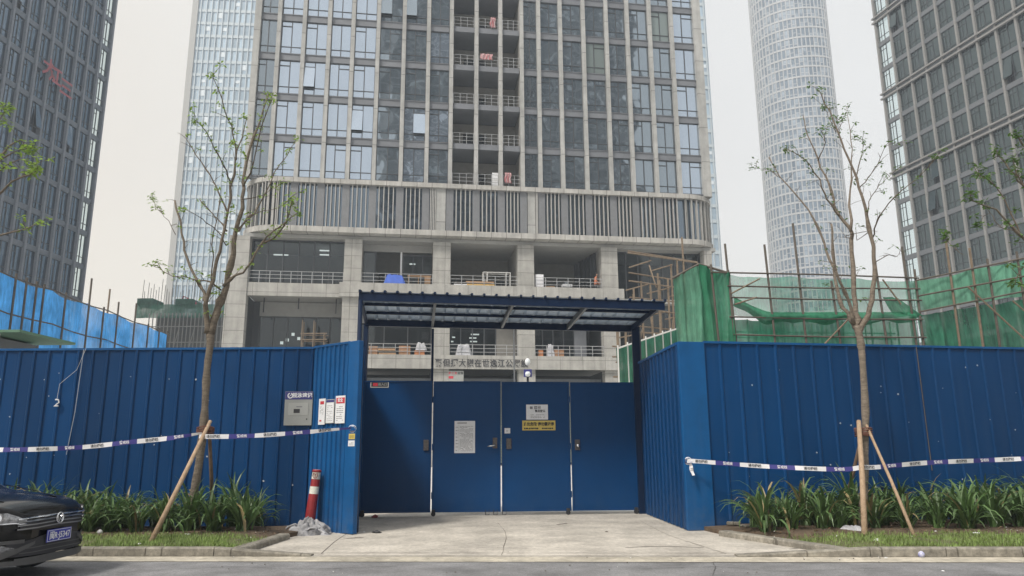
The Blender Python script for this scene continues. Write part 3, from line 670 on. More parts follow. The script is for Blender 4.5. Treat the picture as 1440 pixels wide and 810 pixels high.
q = MB(); P = path(-.35); q.grid([[(x, y, 19.0) for x, y in P], [(x, y, 22.72) for x, y in P]]); q.build('podium_glazing', M['glass_podium'], bm)
# piers and slats follow the rounded path
Pp = path(-.02)
def along(P, step):
    out = []; 
    for i in range(len(P)-1):
        a, c = Vector((*P[i], 0)), Vector((*P[i+1], 0)); L = (c-a).length; k = max(1, round(L/step))
        for j in range(k): out.append((a.lerp(c, (j+.5)/k), math.atan2((c-a).y, (c-a).x)))
    return out
def pier(u): bb('louvre_pier', M['slatback'] , [(u-.30, u+.30, -.42, -.1, 19.0, 22.72)])
for i in range(2, 18):
    if i in (8, 9, 10, 11): bb('louvre_pier', M['slatback'], [(FINS[i]-.3, FINS[i]+.3, -.42, -.1, 19.0, 22.72)])
    else: pier(FINS[i])
bb('wide_pier', M['fin'], [(FINS[8]-1.15, FINS[8]-.35, -.46, -.1, 19.0, 22.72)]); bb('wide_pier', M['fin'], [(FINS[11]+.35, FINS[11]+1.0, -.46, -.1, 19.0, 22.72)])
def slats(us, zb=19.0):
    q = MB()
    for u in us: q.box(u-.04, u+.04, -.52, -.30, zb, 22.72)
    return q.build('louvre_screen', M['slat'], bm)
for j in range(0, 19):
    a, c = FINS[j]+.34, FINS[j+1]-.34
    if j == 0: a = UL+3.0
    if j == 18: c = UR-3.2
    if j == 7: c -= .8
    if j == 11: a += .7
    n_ = 4 if j not in (11,) else 2; slats([a+(c-a)*(i+.5)/n_ for i in range(n_)])
for sgn in (0, 1):
    q = MB()
    for i in range(9):
        ang = (math.pi/2)*(i+.3)/9; r_ = RL-.04
        if sgn == 0: cx, cy, a = UL+RL, RL-.55, math.pi-ang
        else: cx, cy, a = UR-RL, RL-.55, ang
        x, y = cx+r_*math.cos(a), cy-r_*math.sin(a)
        T = Matrix.Translation((x, y, 0)) @ Matrix.Rotation(-a, 4, 'Z'); q.box(-.18, .06, -.05, .05, 19.0, 22.72, T=T)
    q.build('louvre_screen', M['slat'], bm)
# podium slab under the louvres (soffit)
bb('soffit', M['ceiling'], [(UL+.4, UR-.4, .2, 14, 18.2, 18.5)])
# podium columns
cols = [(321, 350, 360), (484, 509, 360), (609, 633.5, 370), (728, 751, 370), (846, 868.5, 370), (990, 1001, 360)]
CU = []
for x0, x1, y in cols: CU.append((B.u(x0, y), B.u(x1, y)))
for a, c in CU: bb('column', M['conc'], [(a, c, 0, 1.5, 0, 18.2)])
# second wider column shafts and floor slabs
bb('parapet', M['conc'], [(CU[0][1], CU[1][0], .1, .4, 13.35, 14.42)])
bb('parapet', M['conc'], [(CU[1][0]-.25, B.u(876, 405), -.35, -.02, 13.35, 14.5)])
bb('floor_slab', M['ceiling'], [(CU[0][1], CU[5][0], .42, 14, 13.45, 13.8)])
bb('parapet', M['conc'], [(CU[1][1]-.1, CU[4][1]+.05, -.3, -.02, 7.62, 8.72)])
bb('floor_slab', M['ceiling'], [(CU[1][1], CU[5][0], .0, 14, 7.9, 8.2)])
bb('floor_slab', M['ceiling'], [(CU[0][1], CU[1][0], .1, 14, 7.2, 7.6)])
# recessed rooms
def glazing(u0, u1, d, z0, z1, n, m=None, nm='shopfront'):
    q = MB(); 
    for i in range(n+1): x = u0+(u1-u0)*i/n; q.box(x-.05, x+.05, d-.06, d+.06, z0, z1)
    q.box(u0, u1, d-.05, d+.05, z1-.1, z1-.01); q.box(u0, u1, d-.052, d+.05, z0+.01, z0+.1); f_ = q.build(nm, M['wframe'], bm)
    g = MB(); g.face([(u0, d, z0), (u1, d, z0), (u1, d, z1), (u0, d, z1)]); g.build('pane', m or M['glass_dark'], f_)
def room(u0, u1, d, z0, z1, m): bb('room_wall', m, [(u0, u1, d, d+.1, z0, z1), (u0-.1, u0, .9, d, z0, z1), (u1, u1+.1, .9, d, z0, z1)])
def railing(u0, u1, d, z, n):
    q = MB()
    for zz in (.35, .65, .95): q.tube([(u0, d, z+zz), (u1, d, z+zz)], .025, 5)
    for s in range(n+1): xx = u0+(u1-u0)*s/n; q.tube([(xx, d, z-.05), (xx, d, z+.97)], .03, 5)
    q.build('railing', M['rail'], bm)
L1, L0 = 13.8, 8.2
gap = [(CU[i][1]+.02, CU[i+1][0]-.02) for i in range(5)]
# upper podium storey
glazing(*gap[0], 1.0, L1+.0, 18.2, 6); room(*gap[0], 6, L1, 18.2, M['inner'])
a, c = gap[1]; room(a, c, 4.5, L1, 18.2, M['wall_in']); glazing(a, a+1.0, 1.6, L1, 17.6, 1); glazing(a+(c-a)*.58, c, 1.6, L1, 17.4, 3)
bb('beam', M['ceiling'], [(a, c, 1.5, 1.7, 17.6, 18.2)]); bb('white_post', M['white'], [(a+(c-a)*.535, a+(c-a)*.56, 1.5, 1.65, L1, 17.6)])
bb('doorway', M['inner'], [(a+1.2, a+(c-a)*.5, 4.4, 4.5, L1, 16.4)]); bb('door_panel', M['white'], [(a+1.9, a+2.1, 3.9, 4.38, L1, 16.3)])
a, c = gap[2]; room(a, c, 6.0, L1, 18.2, M['wall_in']); bb('back_glazing', M['inner'], [(a+.02, c-.02, 5.9, 5.98, L1, 16.2)])
q = MB(); 
for i in range(8): q.box(a+(c-a)*i/8-.04+.1, a+(c-a)*i/8+.04+.1, 5.82, 5.88, L1, 16.2)
q.box(a, c, 5.8, 5.87, 16.15, 16.3); q.build('back_frame', M['wframe'], bm)
a, c = gap[3]; room(a, c, 6.5, L1, 18.2, M['wall_in']); bb('back_glazing', M['inner'], [(a+.5, a+(c-a)*.6, 6.4, 6.48, L1, 16.0)])
q = MB(); q.face([(c-.06, 1.6, L1), (c-.9, 6.4, L1), (c-.9, 6.4, 18.1), (c-.06, 1.6, 18.1)]); 
for i in range(6): q.box(c-.2-.15*i, c-.1-.15*i, 1.7+.8*i, 1.8+.8*i, L1, 18.1)
q.build('side_glazing', M['wframe'], bm)
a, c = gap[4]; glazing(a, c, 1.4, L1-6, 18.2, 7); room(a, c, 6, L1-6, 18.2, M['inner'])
for g_, n_ in ((gap[0], 9), (gap[1], 6), (gap[2], 6), (gap[3], 6)): railing(g_[0], g_[1], .12 if g_ is not gap[0] else .25, 14.45, n_)
# lower podium storey
a, c = gap[0]; room(a, c, 7, 7.6, 13.4, M['inner']); glazing(a+.5, c, 3.2, 7.6, 12.2, 6); bb('side_return', M['wframe'], [(a, a+.5, 3.1, 3.3, 7.6, 13.4)])
bb('lintel', M['ceiling'], [(a+.5, c, 3.1, 3.3, 12.2, 13.4)])
for gi in (1, 2, 3):
    a, c = gap[gi]; room(a, c, 5, L0, 13.4, M['inner']); railing(a, c, .1, 8.68, 6)
    bb('lintel', M['ceiling'], [(a, c, 1.1, 1.3, 11.45, 13.4)])
a, c = gap[1]; glazing(a, c, 1.4, L0, 11.4, 3)
a, c = gap[2]; glazing(a, a+(c-a)*.7, 1.4, L0, 11.4, 4); bb('panel_wall', M['wall_in'], [(a+(c-a)*.7, c, 1.35, 1.45, L0, 11.4)])
a, c = gap[3]; glazing(a, a+(c-a)*.62, 1.6, L0, 11.4, 4); bb('panel_wall', M['spandrel'], [(a+(c-a)*.62, a+(c-a)*.8, 1.35, 1.45, L0, 11.4)])
# ground storey with roller shutters
for gi in (1, 2, 3):
    a, c = gap[gi]; q = MB(); 
    for i in range(30): z = .2+i*.22; q.box(a, c, 1.6, 1.66, z, z+.2)
    q.build('roller_shutter', M['shutter'] if 'shutter' in M else M['spandrel'], bm)
    bb('shutter_box', M['greysteel'], [(a, c, 1.3, 1.9, 6.5, 7.0)])
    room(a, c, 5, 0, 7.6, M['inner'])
# lit ceiling tubes indoors
for (px, py, d, w_) in ((395, 358, 3.2, 1.2), (457, 352, 3.0, .9), (457, 358, 4.0, .9), (580, 371, 3.0, .5), (668, 470, 2.6, .7), (665, 475, 3.2, .6), (638, 474, 2.4, .25), (666, 480, 3.8, .6), (636, 480, 3, .2)):
    u, z = B.uz(px, py, d); bb('lamp_tube', M['lampo'], [(u-w_/2, u+w_/2, d, d+.12, z-.06, z+.04)])
for (px, py) in ((386, 440), (404, 478), (420, 476), (396, 482), (412, 470)):
    u, z = B.uz(px, py, 5); bb('lamp_tube', M['lampo'], [(u-.12, u+.12, 5, 5.1, z-.12, z+.12)])
# dark lettering on the lower parapet
s = '聚但握大骐在世逸江公展設'
x0, x1 = B.u(611, 511), B.u(742, 513); zc = B.z(680, 511, -.35)
for i, ch in enumerate(s): 
    txt(ch, .66, M['ink'], bm, (x0+(x1-x0)*(i+.5)/12, -.34, zc-.03), bold=.018, sx=.92, ext=.02)
# ================================================================== things on the podium balconies
def at(px, py, d): u, z = B.uz(px, py, d); return u, z
def onB(name, label, cat, u, d, z, group=None): return thing(name, label, cat, tuple(B.w(u, d, z)), B.a, group)
def crumple(u0, u1, d0, d1, z0, h, seed, n=16, amp=.08):
    q = MB(); rows = []
    for i in range(n+1):
        s = i/n; row = []
        for j in range(n+1):
            t = j/n; e = min(1, min(s, 1-s, t, 1-t)*5); p = Vector((u0+(u1-u0)*s, d0+(d1-d0)*t, 0)); z = z0+h*e+amp*e*noise.noise(Vector((s*5, t*5, seed)))
            row.append((p.x+amp*.6*noise.noise(Vector((s*6, t*6, seed+9))), p.y, z))
        rows.append(row)
    return q.grid(rows)
u0, z = at(538, 397, 0); u1, _ = at(571, 397, 0)
t = onB('tarpaulin', 'bright blue tarpaulin draped over a stack on the upper podium balcony', 'tarpaulin', (u0+u1)/2, .45, 14.5); crumple(-(u1-u0)/2, (u1-u0)/2, -.6, .2, -.3, 1.1, 3, amp=.2).build('sheet', M['tarp'] if 'tarp' in M else M['bluenet'], t)
def table(name, label, cat, xa, xb, y, d, h, m, zb=13.8):
    ua, _ = at(xa, y, d); uc, _ = at(xb, y, d); t = onB(name, label, cat, (ua+uc)/2, d, zb); L = (uc-ua)/2
    bb('tabletop', m, [(-L, L, -.3, .3, h-.08, h)], t)
    bb('side_panel', m, [(L*.45, L*.95, -.28, .28, 0, h-.08)], t)
    for x in (-L+.05, -.1): bb('leg', m, [(x, x+.06, -.28, -.2, 0, h-.08)], t); bb('leg', m, [(x, x+.06, .2, .28, 0, h-.08)], t)
    return t
table('desk', 'tan wooden desk right of the blue tarpaulin on the upper balcony', 'desk', 573, 606, 392, .6, 1.55, M['bwood'])
def stack(name, label, cat, xa, xb, y, d, z0, n, h, m, seed):
    ua, _ = at(xa, y, d); uc, _ = at(xb, y, d); t = onB(name, label, cat, (ua+uc)/2, d, z0); rd = random.Random(seed)
    for i in range(n):
        o = rd.uniform(-.1, .1); bb('board', m[i % len(m)], [(-(uc-ua)/2+o, (uc-ua)/2+o, -.35, .35, i*h, (i+.86)*h)], t)
    return t
stack('timber_stack', 'stack of yellow boards on the middle bay of the upper balcony', 'timber', 656, 695, 396, .5, 14.1, 4, .22, [M['yboard'], M['bwood']], 4)
stack('timber_stack', 'dark boards heaped left of the yellow stack on the upper balcony', 'timber', 637, 655, 392, .5, 14.2, 4, .17, [M['pole'], M['greysteel'], M['white']], 5)
u0, z = at(679, 373, .9); u1, _ = at(717, 373, .9); t = onB('scaffold_trolley', 'pale steel tube frame standing in the middle bay of the upper balcony', 'scaffold', (u0+u1)/2, .9, 13.8); L = (u1-u0)/2; q = MB()
for y in (-.3, .3):
    for x in (-L, -L+.35, L-.35, L): q.tube([(x, y, 0), (x, y, 2.05)], .035, 6)
    q.tube([(-L, y, 2.05), (L, y, 2.05)], .04, 6); q.tube([(-L, y, 1.3), (-L+.35, y, 1.3)], .03, 6)
for x in (-L, L): q.tube([(x, -.3, 2.05), (x, .3, 2.05)], .035, 6)
q.build('frame', M['pale'], t)
u0, z = at(758, 392, .5); t = onB('cabinet', 'tall white cabinet beside the column on the upper balcony', 'cabinet', u0, .5, 14.0); bb('cabinet_body', M['white'], [(-.35, .35, -.25, .25, 0, 1.7)], t); bb('cabinet_door', M['tape_w'], [(-.32, .32, -.27, -.25, .05, 1.65)], t)
u0, z = at(797, 395, .6); t = onB('folding_table', 'small white table with tools behind the right balcony rail', 'table', u0, .6, 14.0); bb('tabletop', M['white'], [(-.42, .42, -.25, .25, .75, .95)], t)
for x in (-.35, .3): bb('leg', M['greysteel'], [(x, x+.05, -.2, .2, 0, .75)], t)
t = onB('tool_case', 'dark tool case on the small white balcony table', 'case', u0-.05, .6, 14.95); bb('case_body', M['greysteel'], [(-.14, .12, -.1, .1, 0, .22)], t); bb('handle', M['ink'], [(-.07, .05, -.02, .02, .22, .30)], t)
u0, z = at(772, 400, .6); stack('timber_stack', 'low stack of tan boards left of the small white balcony table', 'timber', 766, 779, 396, .6, 14.3, 3, .14, [M['bwood'], M['pale']], 6)
# worker on the balcony: one skinned body, clothing by material zones
def person(loc, rz, label, shirt, trousers, scale=1.0, pose='stand'):
    t = thing('person', label, 'person', loc, rz)
    J = [((0, 0, .95), .13), ((0, 0, 1.15), .125), ((0, .0, 1.35), .15), ((0, -.02, 1.48), .07), ((0, -.05, 1.56), .062), ((0, -.06, 1.66), .10), ((0, -.05, 1.74), .07),
         ((.17, 0, 1.40), .06), ((.25, -.04, 1.15), .045), ((.16, -.24, 1.02), .035), ((.10, -.31, 1.04), .035),
         ((-.17, 0, 1.40), .06), ((-.24, -.05, 1.15), .045), ((-.12, -.25, 1.06), .035), ((-.06, -.31, 1.07), .035),
         ((.09, 0, .85), .09), ((.10, -.01, .48), .06), ((.10, .02, .09), .042), ((.11, -.12, .04), .04),
         ((-.09, 0, .85), .09), ((-.10, -.01, .48), .06), ((-.10, .02, .09), .042), ((-.11, -.12, .04), .04)]
    E = [(0, 1), (1, 2), (2, 3), (3, 4), (4, 5), (5, 6), (2, 7), (7, 8), (8, 9), (9, 10), (2, 11), (11, 12), (12, 13), (13, 14), (0, 15), (15, 16), (16, 17), (17, 18), (0, 19), (19, 20), (20, 21), (21, 22)]
    me = bpy.data.meshes.new('body'); me.from_pydata([j[0] for j in J], E, []); o = bpy.data.objects.new('body', me); COL.objects.link(o)
    md = o.modifiers.new('s', 'SKIN'); sv = me.skin_vertices if me.skin_vertices else None
    if not me.skin_vertices: me.attributes  # layer comes with the modifier
    bm_ = __import__('bmesh').new(); bm_.from_mesh(me); ly = bm_.verts.layers.skin.verify()
    for i, v in enumerate(bm_.verts): v[ly].radius = (J[i][1], J[i][1]); v[ly].use_root = (i == 0)
    bm_.to_mesh(me); bm_.free(); o.modifiers.new('d', 'SUBSURF').levels = 1
    bpy.context.view_layer.update(); m2 = bpy.data.meshes.new_from_object(o.evaluated_get(bpy.context.evaluated_depsgraph_get())); bpy.data.objects.remove(o)
    for m_ in (shirt, trousers, M['skin'], M['hair']): m2.materials.append(m_)
    for p in m2.polygons:
        c = p.center; p.use_smooth = True
        p.material_index = 1 if c.z < .97 and abs(c.y) < .2 else 2 if (c.z > 1.5 or (c.y < -.2 and c.z > .5)) else 0
        if c.z > 1.5 and (c.z > 1.70 or c.y > -.03): p.material_index = 3
        if c.z < .1: p.material_index = 3
    o = bpy.data.objects.new('body', m2); COL.objects.link(o); o.parent = t; t.scale = (scale,)*3
    return t
M['skin'] = mat('skin', (.42, .25, .18), .6); M['hair'] = mat('black_hair', (.015, .013, .012), .6)
M['orange_shirt'] = mat('orange_pink_shirt', (.55, .19, .10), .8, var=.2, vs=8); M['darkcloth'] = mat('dark_cloth', (.02, .022, .03), .8)
u0, z = at(838, 400, .7); person(tuple(B.w(u0, .75, 13.8)), B.a+R(70), 'worker in an orange shirt and dark trousers at the right end of the upper balcony', M['orange_shirt'], M['darkcloth'], 1.28)
# lower balcony clutter
for (xa, xb, n_, nm, lb, mm, hh) in ((519, 531, 2, 'cardboard_box', 'tan cardboard box at the left end of the lower balcony', 'card', .35), (561, 577, 2, 'cardboard_box', 'tan cardboard box in the middle of the left lower balcony', 'card', .38), (583, 597, 1, 'cardboard_box', 'flat orange-brown cardboard box beneath a white bag on the lower balcony', 'card2', .4), (757, 763, 1, 'cardboard_box', 'small orange box at the left end of the right lower balcony', 'card2', .55), (779, 792, 2, 'cardboard_box', 'tan cardboard box beside the white sack on the right lower balcony', 'card', .3)):
    ua, _ = at(xa, 490, .4); uc, _ = at(xb, 490, .4); t = onB(nm, lb, 'box', (ua+uc)/2, .45, 8.72)
    bb('box_body', M[mm], [(-(uc-ua)/2, (uc-ua)/2, -.3, .3, 0, hh*n_)], t); bb('packing_tape', M['pale'], [(-(uc-ua)/2-.005, (uc-ua)/2+.005, -.04, .04, hh*n_*.6, hh*n_+.005)], t)
t = stack('timber_stack', 'dark brown planks leaning between two boxes on the left lower balcony', 'timber', 533, 557, 492, .4, 8.72, 3, .18, [M['bwood'], M['pole']], 9)
for (px, lb, hh, wd) in ((592, 'white plastic bag on top of the flat box on the left lower balcony', .55, .85), (652, 'white sacks in the middle lower balcony bay', .95, 1.3), (774, 'white and grey sack standing on the right lower balcony', 1.0, .55)):
    ua, _ = at(px, 490, .4); zb = 8.72+(.42 if px == 592 else 0); t = onB('sack', lb, 'sack', ua, .45, zb); crumple(-wd/2, wd/2, -.35, .3, 0, hh, px, amp=.2).build('sack_body', M['sackw'], t, smooth=True)
t = onB('poster', 'framed red and white poster panel below the wall lettering', 'poster', at(641, 528, 0)[0], -.05, at(641, 529, 0)[1]); bb('panel', M['greyboard'], [(-.62, .62, -.05, 0, -.75, .42)], t)
for i in range(5): txt('施工安全告'[i], .22, M['redink'] if i < 3 else M['ink'], t, (-.48+i*.24, -.06, .22), bold=.02)
bb('red_field', M['redink'], [(-.58, -.2, -.06, -.052, -.2, .0)], t)
# laundry on the tower balconies
def hang(px, py, w_, h_, label, m):
    u, z = at(px, py, -.12); t = onB('hanging_cloth', label, 'laundry', u, -.12, z); q = MB(); rows = []
    for i in range(9):
        rows.append([(-w_/2+w_*j/10+.04*math.sin(i), .06*math.sin(j*1.7+i*.4), -h_*i/8) for j in range(11)])
    q.grid(rows); o = q.build('cloth', m, t, smooth=True); so_ = o.modifiers.new('s', 'SOLIDIFY'); so_.thickness = .02
    return t
hang(693, 25, .45, 1.0, 'red and white striped cloth hung from the topmost balcony railing in view', M['redstripe']); hang(684, 76, 1.1, .55, 'red and white cloth hung wide over a middle balcony railing', M['redstripe'])
hang(714, 243, .55, .95, 'red striped cloth hung over the lowest tower balcony railing', M['redstripe'])
t = onB('white_board', 'white board leaning inside the lowest tower balcony', 'board', at(697, 250, .4)[0], .4, Z0); bb('board', M['white'], [(-.3, .3, -.03, .03, 0, 1.3)], t); bb('batten', M['pale'], [(-.28, .28, -.05, -.03, .6, .68)], t)
# indoor bamboo scaffold in the left bay
t = onB('bamboo_scaffold', 'small bamboo scaffold inside the lower left podium bay', 'scaffold', at(442, 490, 1.6)[0], 1.6, 7.6); q = MB()
for x in (-1.0, -.1, .75):
    for y in (-.4, .5): q.tube([(x, y, 0), (x+.03, y, 4.0 if x < 0 else 3.0)], .05, 6)
for z in (.8, 1.6, 2.4, 2.9): q.tube([(-1.1, -.4, z), (1.0, -.4, z+.05)], .05, 6); q.tube([(-1.1, .5, z), (1.0, .5, z)], .05, 6)
for x in (-1, .75): q.tube([(x, -.5, 2.4), (x, .6, 2.4)], .04, 6)
q.build('poles', M['bamboo'], t); bb('platform', M['bwood'], [(-1.0, .8, -.4, .5, 1.66, 1.72)], t)
q = MB()
for (px, h) in ((370, 3), (419, 2.2), (472, 3)): u = at(px, 440, 1.2)[0]-at(442, 490, 1.6)[0]; q = MB(); q.tube([(u, -.3, 5.8-h*.4), (u, -.3, 5.8)], .05, 6); q.build('hanging_rod', M['ink'], t)
# ================================================================== neighbouring towers
def px_of(p):
    d = Vector(p)-CP; return PW/2+FPX*d.dot(_x)/d.dot(_f), PH/2-FPX*d.dot(_u)/d.dot(_f)
def grid_tower(name, label, fr, n, bay, z0, fh, nf, mats, ledges=(), sky_bay=None, depth=26, finw=.26, wside=None):
    """bays 0..n-1 along fr; mats = fin, spandrel, glass, frame"""
    mf, ms, mg, mw = mats; t = thing(name, label, 'building', tuple(fr.w(0, 0, 0)), fr.a); H = z0+nf*fh
    lo, hi = (0, n*bay)
    if sky_bay == 0: lo = bay
    if sky_bay == n-1: hi = (n-1)*bay
    bb('core', M['inner'], [(lo+.02, hi-.02, .45, depth, 0, H)], t)
    for i in range(n+1):
        if i*bay > n*bay+.1: break
        bb('fin', mf, [(i*bay-finw/2, i*bay+finw/2, -.16, .4, 0, H)], t)
    for k in range(nf+1):
        z = z0+k*fh; bb('spandrel', ms, [(0, n*bay, .0, .35, z-.3, z+.3)], t)
    for k in ledges:
        z = z0+k*fh; bb('ledge', mf, [(-.4, n*bay+.4, -.34, -.02, z-.42, z-.2), (-.4, n*bay+.4, -.34, -.02, z+.3, z+.48)], t)
    if wside: bb('end_glazing', M['edge_glass'], [wside], t)
    cand = []
    rd = random.Random(n)
    for k in range(nf):
        for i in range(n):
            a, c = i*bay+finw/2, (i+1)*bay-finw/2; e, h = z0+k*fh+.3, z0+(k+1)*fh-.3
            x, y = px_of(fr.w((a+c)/2, 0, (e+h)/2)); vis = -10 < x < PW+10 and -30 < y < 500
            cand.append((0 if vis else 1, (fr.w(a, 0, e)-CP).length, a, c, e, h, i == sky_bay))
    cand.sort(); rest = MB()
    for r_, (v, dd, a, c, e, h, sb) in enumerate(cand):
        q = MB() if (r_ < 100) else rest
        m0 = (a+c)/2; f = .04
        q.box(m0-f, m0+f, .1, .2, e, h, 0); q.box((a+m0)/2-.02, (a+m0)/2+.02, .112, .19, e, h, 0); q.box(a, c, .105, .195, e+.75, e+.75+f*1.6, 0); q.box(a, m0, .108, .19, h-.7, h-.7+f*1.6, 0)
        for (u0, u1) in ((a, m0), (m0, c)):
            tz = rd.gauss(0, .01); hh = (h-e)/2; op = rd.random() < .035 and not sb
            if op: q.face([(u0, .14-.4, e+.75), (u1, .14-.4, e+.75), (u1, .12, h), (u0, .12, h)], 1 if not sb else 2)
            else: q.face([(u0, .16-hh*tz, e), (u1, .16-hh*tz, e), (u1, .16+hh*tz, h), (u0, .16+hh*tz, h)], 2 if sb else 1)
        if r_ < 100: q.build('window', [mw, mg, M['edge_glass']], t)
    if rest.f:
        o = rest.build('window', [mw, mg, M['edge_glass']], t); o['kind'] = 'stuff'
    return t
M['edge_glass'] = clear_glass('corner_glass', (.75, .86, .86), .25)
M['lt_fin'] = mat('blue_grey_pier', (.18, .20, .235), .6, var=.1); M['lt_sp'] = mat('blue_grey_spandrel', (.105, .125, .155), .5, var=.12)
M['rt_fin'] = mat('warm_grey_pier', (.235, .23, .225), .7, var=.1); M['rt_sp'] = mat('warm_grey_spandrel', (.13, .138, .15), .5, var=.12)
M['lt_glass'] = mirror_glass('blue_grey_glass', (.12, .165, .215), metal=.8, ws=.7); M['rt_glass'] = mirror_glass('green_grey_glass', (.085, .11, .115), metal=.8, ws=.7)
a = R(90-4.4); far = Yp(143, 173, 86); n = 17; bay = 2.0
LTF = Frame((far.x-math.cos(a)*n*bay, far.y-math.sin(a)*n*bay), a)
zb = Yp(143, 285, 86).z; fh = 4.05; z0 = zb-math.floor(zb/fh)*fh
lt = grid_tower('office_tower', 'dark blue-grey office block with red characters on its glass at the left edge', LTF, n, bay, z0, fh, 17, (M['lt_fin'], M['lt_sp'], M['lt_glass'], M['wframe']), ledges=(), sky_bay=n-1)
for i, (px, py, ch) in enumerate(((70, 98, '大'), (78, 108, '江'), (93, 126, '三'))):
    u, z = LTF.uz(px, py, -.35); txt(ch, 2.3, M['fadedred'], lt, (u, -.36, z), bold=.02)
far = Yp(1262, 120, 92); a = -R(90-14); n = 14; bay = 2.55
e = Vector((math.cos(a), math.sin(a), 0)); o_ = far-e*bay; RTF = Frame((o_.x, o_.y), a)
zb = Yp(1256, 124, 92).z; fh = 3.85; z0 = zb-math.floor(zb/fh)*fh; kL = math.floor(zb/fh)
rt = grid_tower('office_tower', 'grey office block with pale piers and greenish glass at the right edge of the photo', RTF, n, bay, z0, fh, kL+7, (M['rt_fin'], M['rt_sp'], M['rt_glass'], M['wframe']), ledges=(kL, kL-3, kL+3), sky_bay=0)
# heavier ledges every third storey on the nearer bays
# hazy curtain-wall towers far behind
def curtain(name, c1, c2, fh, bw):
    m = mirror_glass(name, c1, metal=.1, rough=.3, ws=.3); t = m.node_tree; p = t.nodes['Principled BSDF']
    co = N(t, 'ShaderNodeTexCoord'); s = N(t, 'ShaderNodeSeparateXYZ'); cb = N(t, 'ShaderNodeCombineXYZ'); ad = N(t, 'ShaderNodeMath', operation='ADD')
    t.links.new(co.outputs['Object'], s.inputs[0]); t.links.new(s.outputs[0], ad.inputs[0]); t.links.new(s.outputs[1], ad.inputs[1]); t.links.new(ad.outputs[0], cb.inputs[0]); t.links.new(s.outputs[2], cb.inputs[1])
    br = N(t, 'ShaderNodeTexBrick'); br.offset = 0; br.inputs['Scale'].default_value = 1; br.inputs['Brick Width'].default_value = bw; br.inputs['Row Height'].default_value = fh; br.inputs['Mortar Size'].default_value = .16
    br.inputs['Color1'].default_value = (*c1, 1); br.inputs['Color2'].default_value = (*[x*1.5 for x in c1], 1); br.inputs['Mortar'].default_value = (*c2, 1)
    t.links.new(cb.outputs[0], br.inputs['Vector']); t.links.new(br.outputs[0], p.inputs['Base Color']); return m
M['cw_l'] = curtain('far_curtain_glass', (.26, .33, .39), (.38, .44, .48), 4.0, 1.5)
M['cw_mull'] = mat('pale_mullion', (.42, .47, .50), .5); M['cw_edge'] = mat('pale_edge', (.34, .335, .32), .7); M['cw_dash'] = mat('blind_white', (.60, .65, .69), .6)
def far_tower(name, label, x0p, x1p, pref, D, H, yaw, edge_left, seed):
    A = Yp(x0p, pref, D); fr = Frame((A.x, A.y), yaw); L = fr.u(x1p, pref); t = thing(name, label, 'building', (A.x, A.y, 0), yaw)
    bb('core', M['cw_l'], [(0, L, 0, 30, 0, H)], t)
    if edge_left: bb('edge_pier', M['cw_edge'], [(-1.6, .0, -.5, 30, 0, H)], t)
    q = MB(); i = 0; x = .8
    while x < L: q.box(x-.12, x+.12, -.45, -.01, 0, H); x += 1.55
    q.build('mullion', M['cw_mull'], t)
    q = MB(); rd = random.Random(seed); z = 4.0; 
    while z < H: q.box(0, L, -.2, -.012, z-.5, z+.4, 0); z += 4.0
    q.build('spandrel', M['cw_mull'], t)
    q = MB(); z = 4
    while z < H:
        x = .8
        while x < L-1.5:
            if rd.random() < .18: q.box(x+.15, x+1.4, -.1, -.011, z+1.6, z+2.4+rd.random())
            x += 1.55
        z += 4
    q.build('window_blind', M['cw_dash'], t)['kind'] = 'stuff'
    return t
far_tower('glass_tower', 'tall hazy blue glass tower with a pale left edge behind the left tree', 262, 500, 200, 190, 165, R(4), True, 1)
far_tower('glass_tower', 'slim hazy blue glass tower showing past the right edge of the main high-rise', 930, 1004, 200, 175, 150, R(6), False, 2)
# round tower with white grid
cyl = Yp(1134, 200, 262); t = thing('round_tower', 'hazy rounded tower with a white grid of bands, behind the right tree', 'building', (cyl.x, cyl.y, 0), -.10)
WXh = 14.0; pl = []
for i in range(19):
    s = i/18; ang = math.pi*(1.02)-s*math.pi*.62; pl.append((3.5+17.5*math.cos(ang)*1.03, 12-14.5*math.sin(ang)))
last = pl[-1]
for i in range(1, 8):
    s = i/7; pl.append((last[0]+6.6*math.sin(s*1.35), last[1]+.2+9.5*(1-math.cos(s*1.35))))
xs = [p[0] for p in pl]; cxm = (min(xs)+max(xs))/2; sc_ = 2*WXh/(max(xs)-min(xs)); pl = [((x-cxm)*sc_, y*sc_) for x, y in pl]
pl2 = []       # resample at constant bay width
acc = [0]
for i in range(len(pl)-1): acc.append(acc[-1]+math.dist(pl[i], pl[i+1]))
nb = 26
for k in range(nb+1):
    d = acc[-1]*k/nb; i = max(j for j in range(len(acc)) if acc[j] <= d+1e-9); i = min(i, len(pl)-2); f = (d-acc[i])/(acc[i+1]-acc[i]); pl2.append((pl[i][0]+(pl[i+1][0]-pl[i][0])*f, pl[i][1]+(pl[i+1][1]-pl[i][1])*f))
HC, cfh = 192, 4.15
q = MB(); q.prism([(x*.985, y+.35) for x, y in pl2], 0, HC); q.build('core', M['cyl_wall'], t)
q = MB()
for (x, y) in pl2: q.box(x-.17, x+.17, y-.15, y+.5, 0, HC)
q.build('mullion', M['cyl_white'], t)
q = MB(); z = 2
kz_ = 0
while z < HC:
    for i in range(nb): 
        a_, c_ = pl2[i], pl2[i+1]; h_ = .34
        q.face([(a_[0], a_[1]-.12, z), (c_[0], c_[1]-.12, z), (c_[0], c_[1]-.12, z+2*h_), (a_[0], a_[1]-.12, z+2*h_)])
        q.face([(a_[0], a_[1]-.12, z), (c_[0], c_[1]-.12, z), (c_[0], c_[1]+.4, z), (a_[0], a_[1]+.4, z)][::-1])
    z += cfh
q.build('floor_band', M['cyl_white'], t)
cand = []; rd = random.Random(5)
k = 0
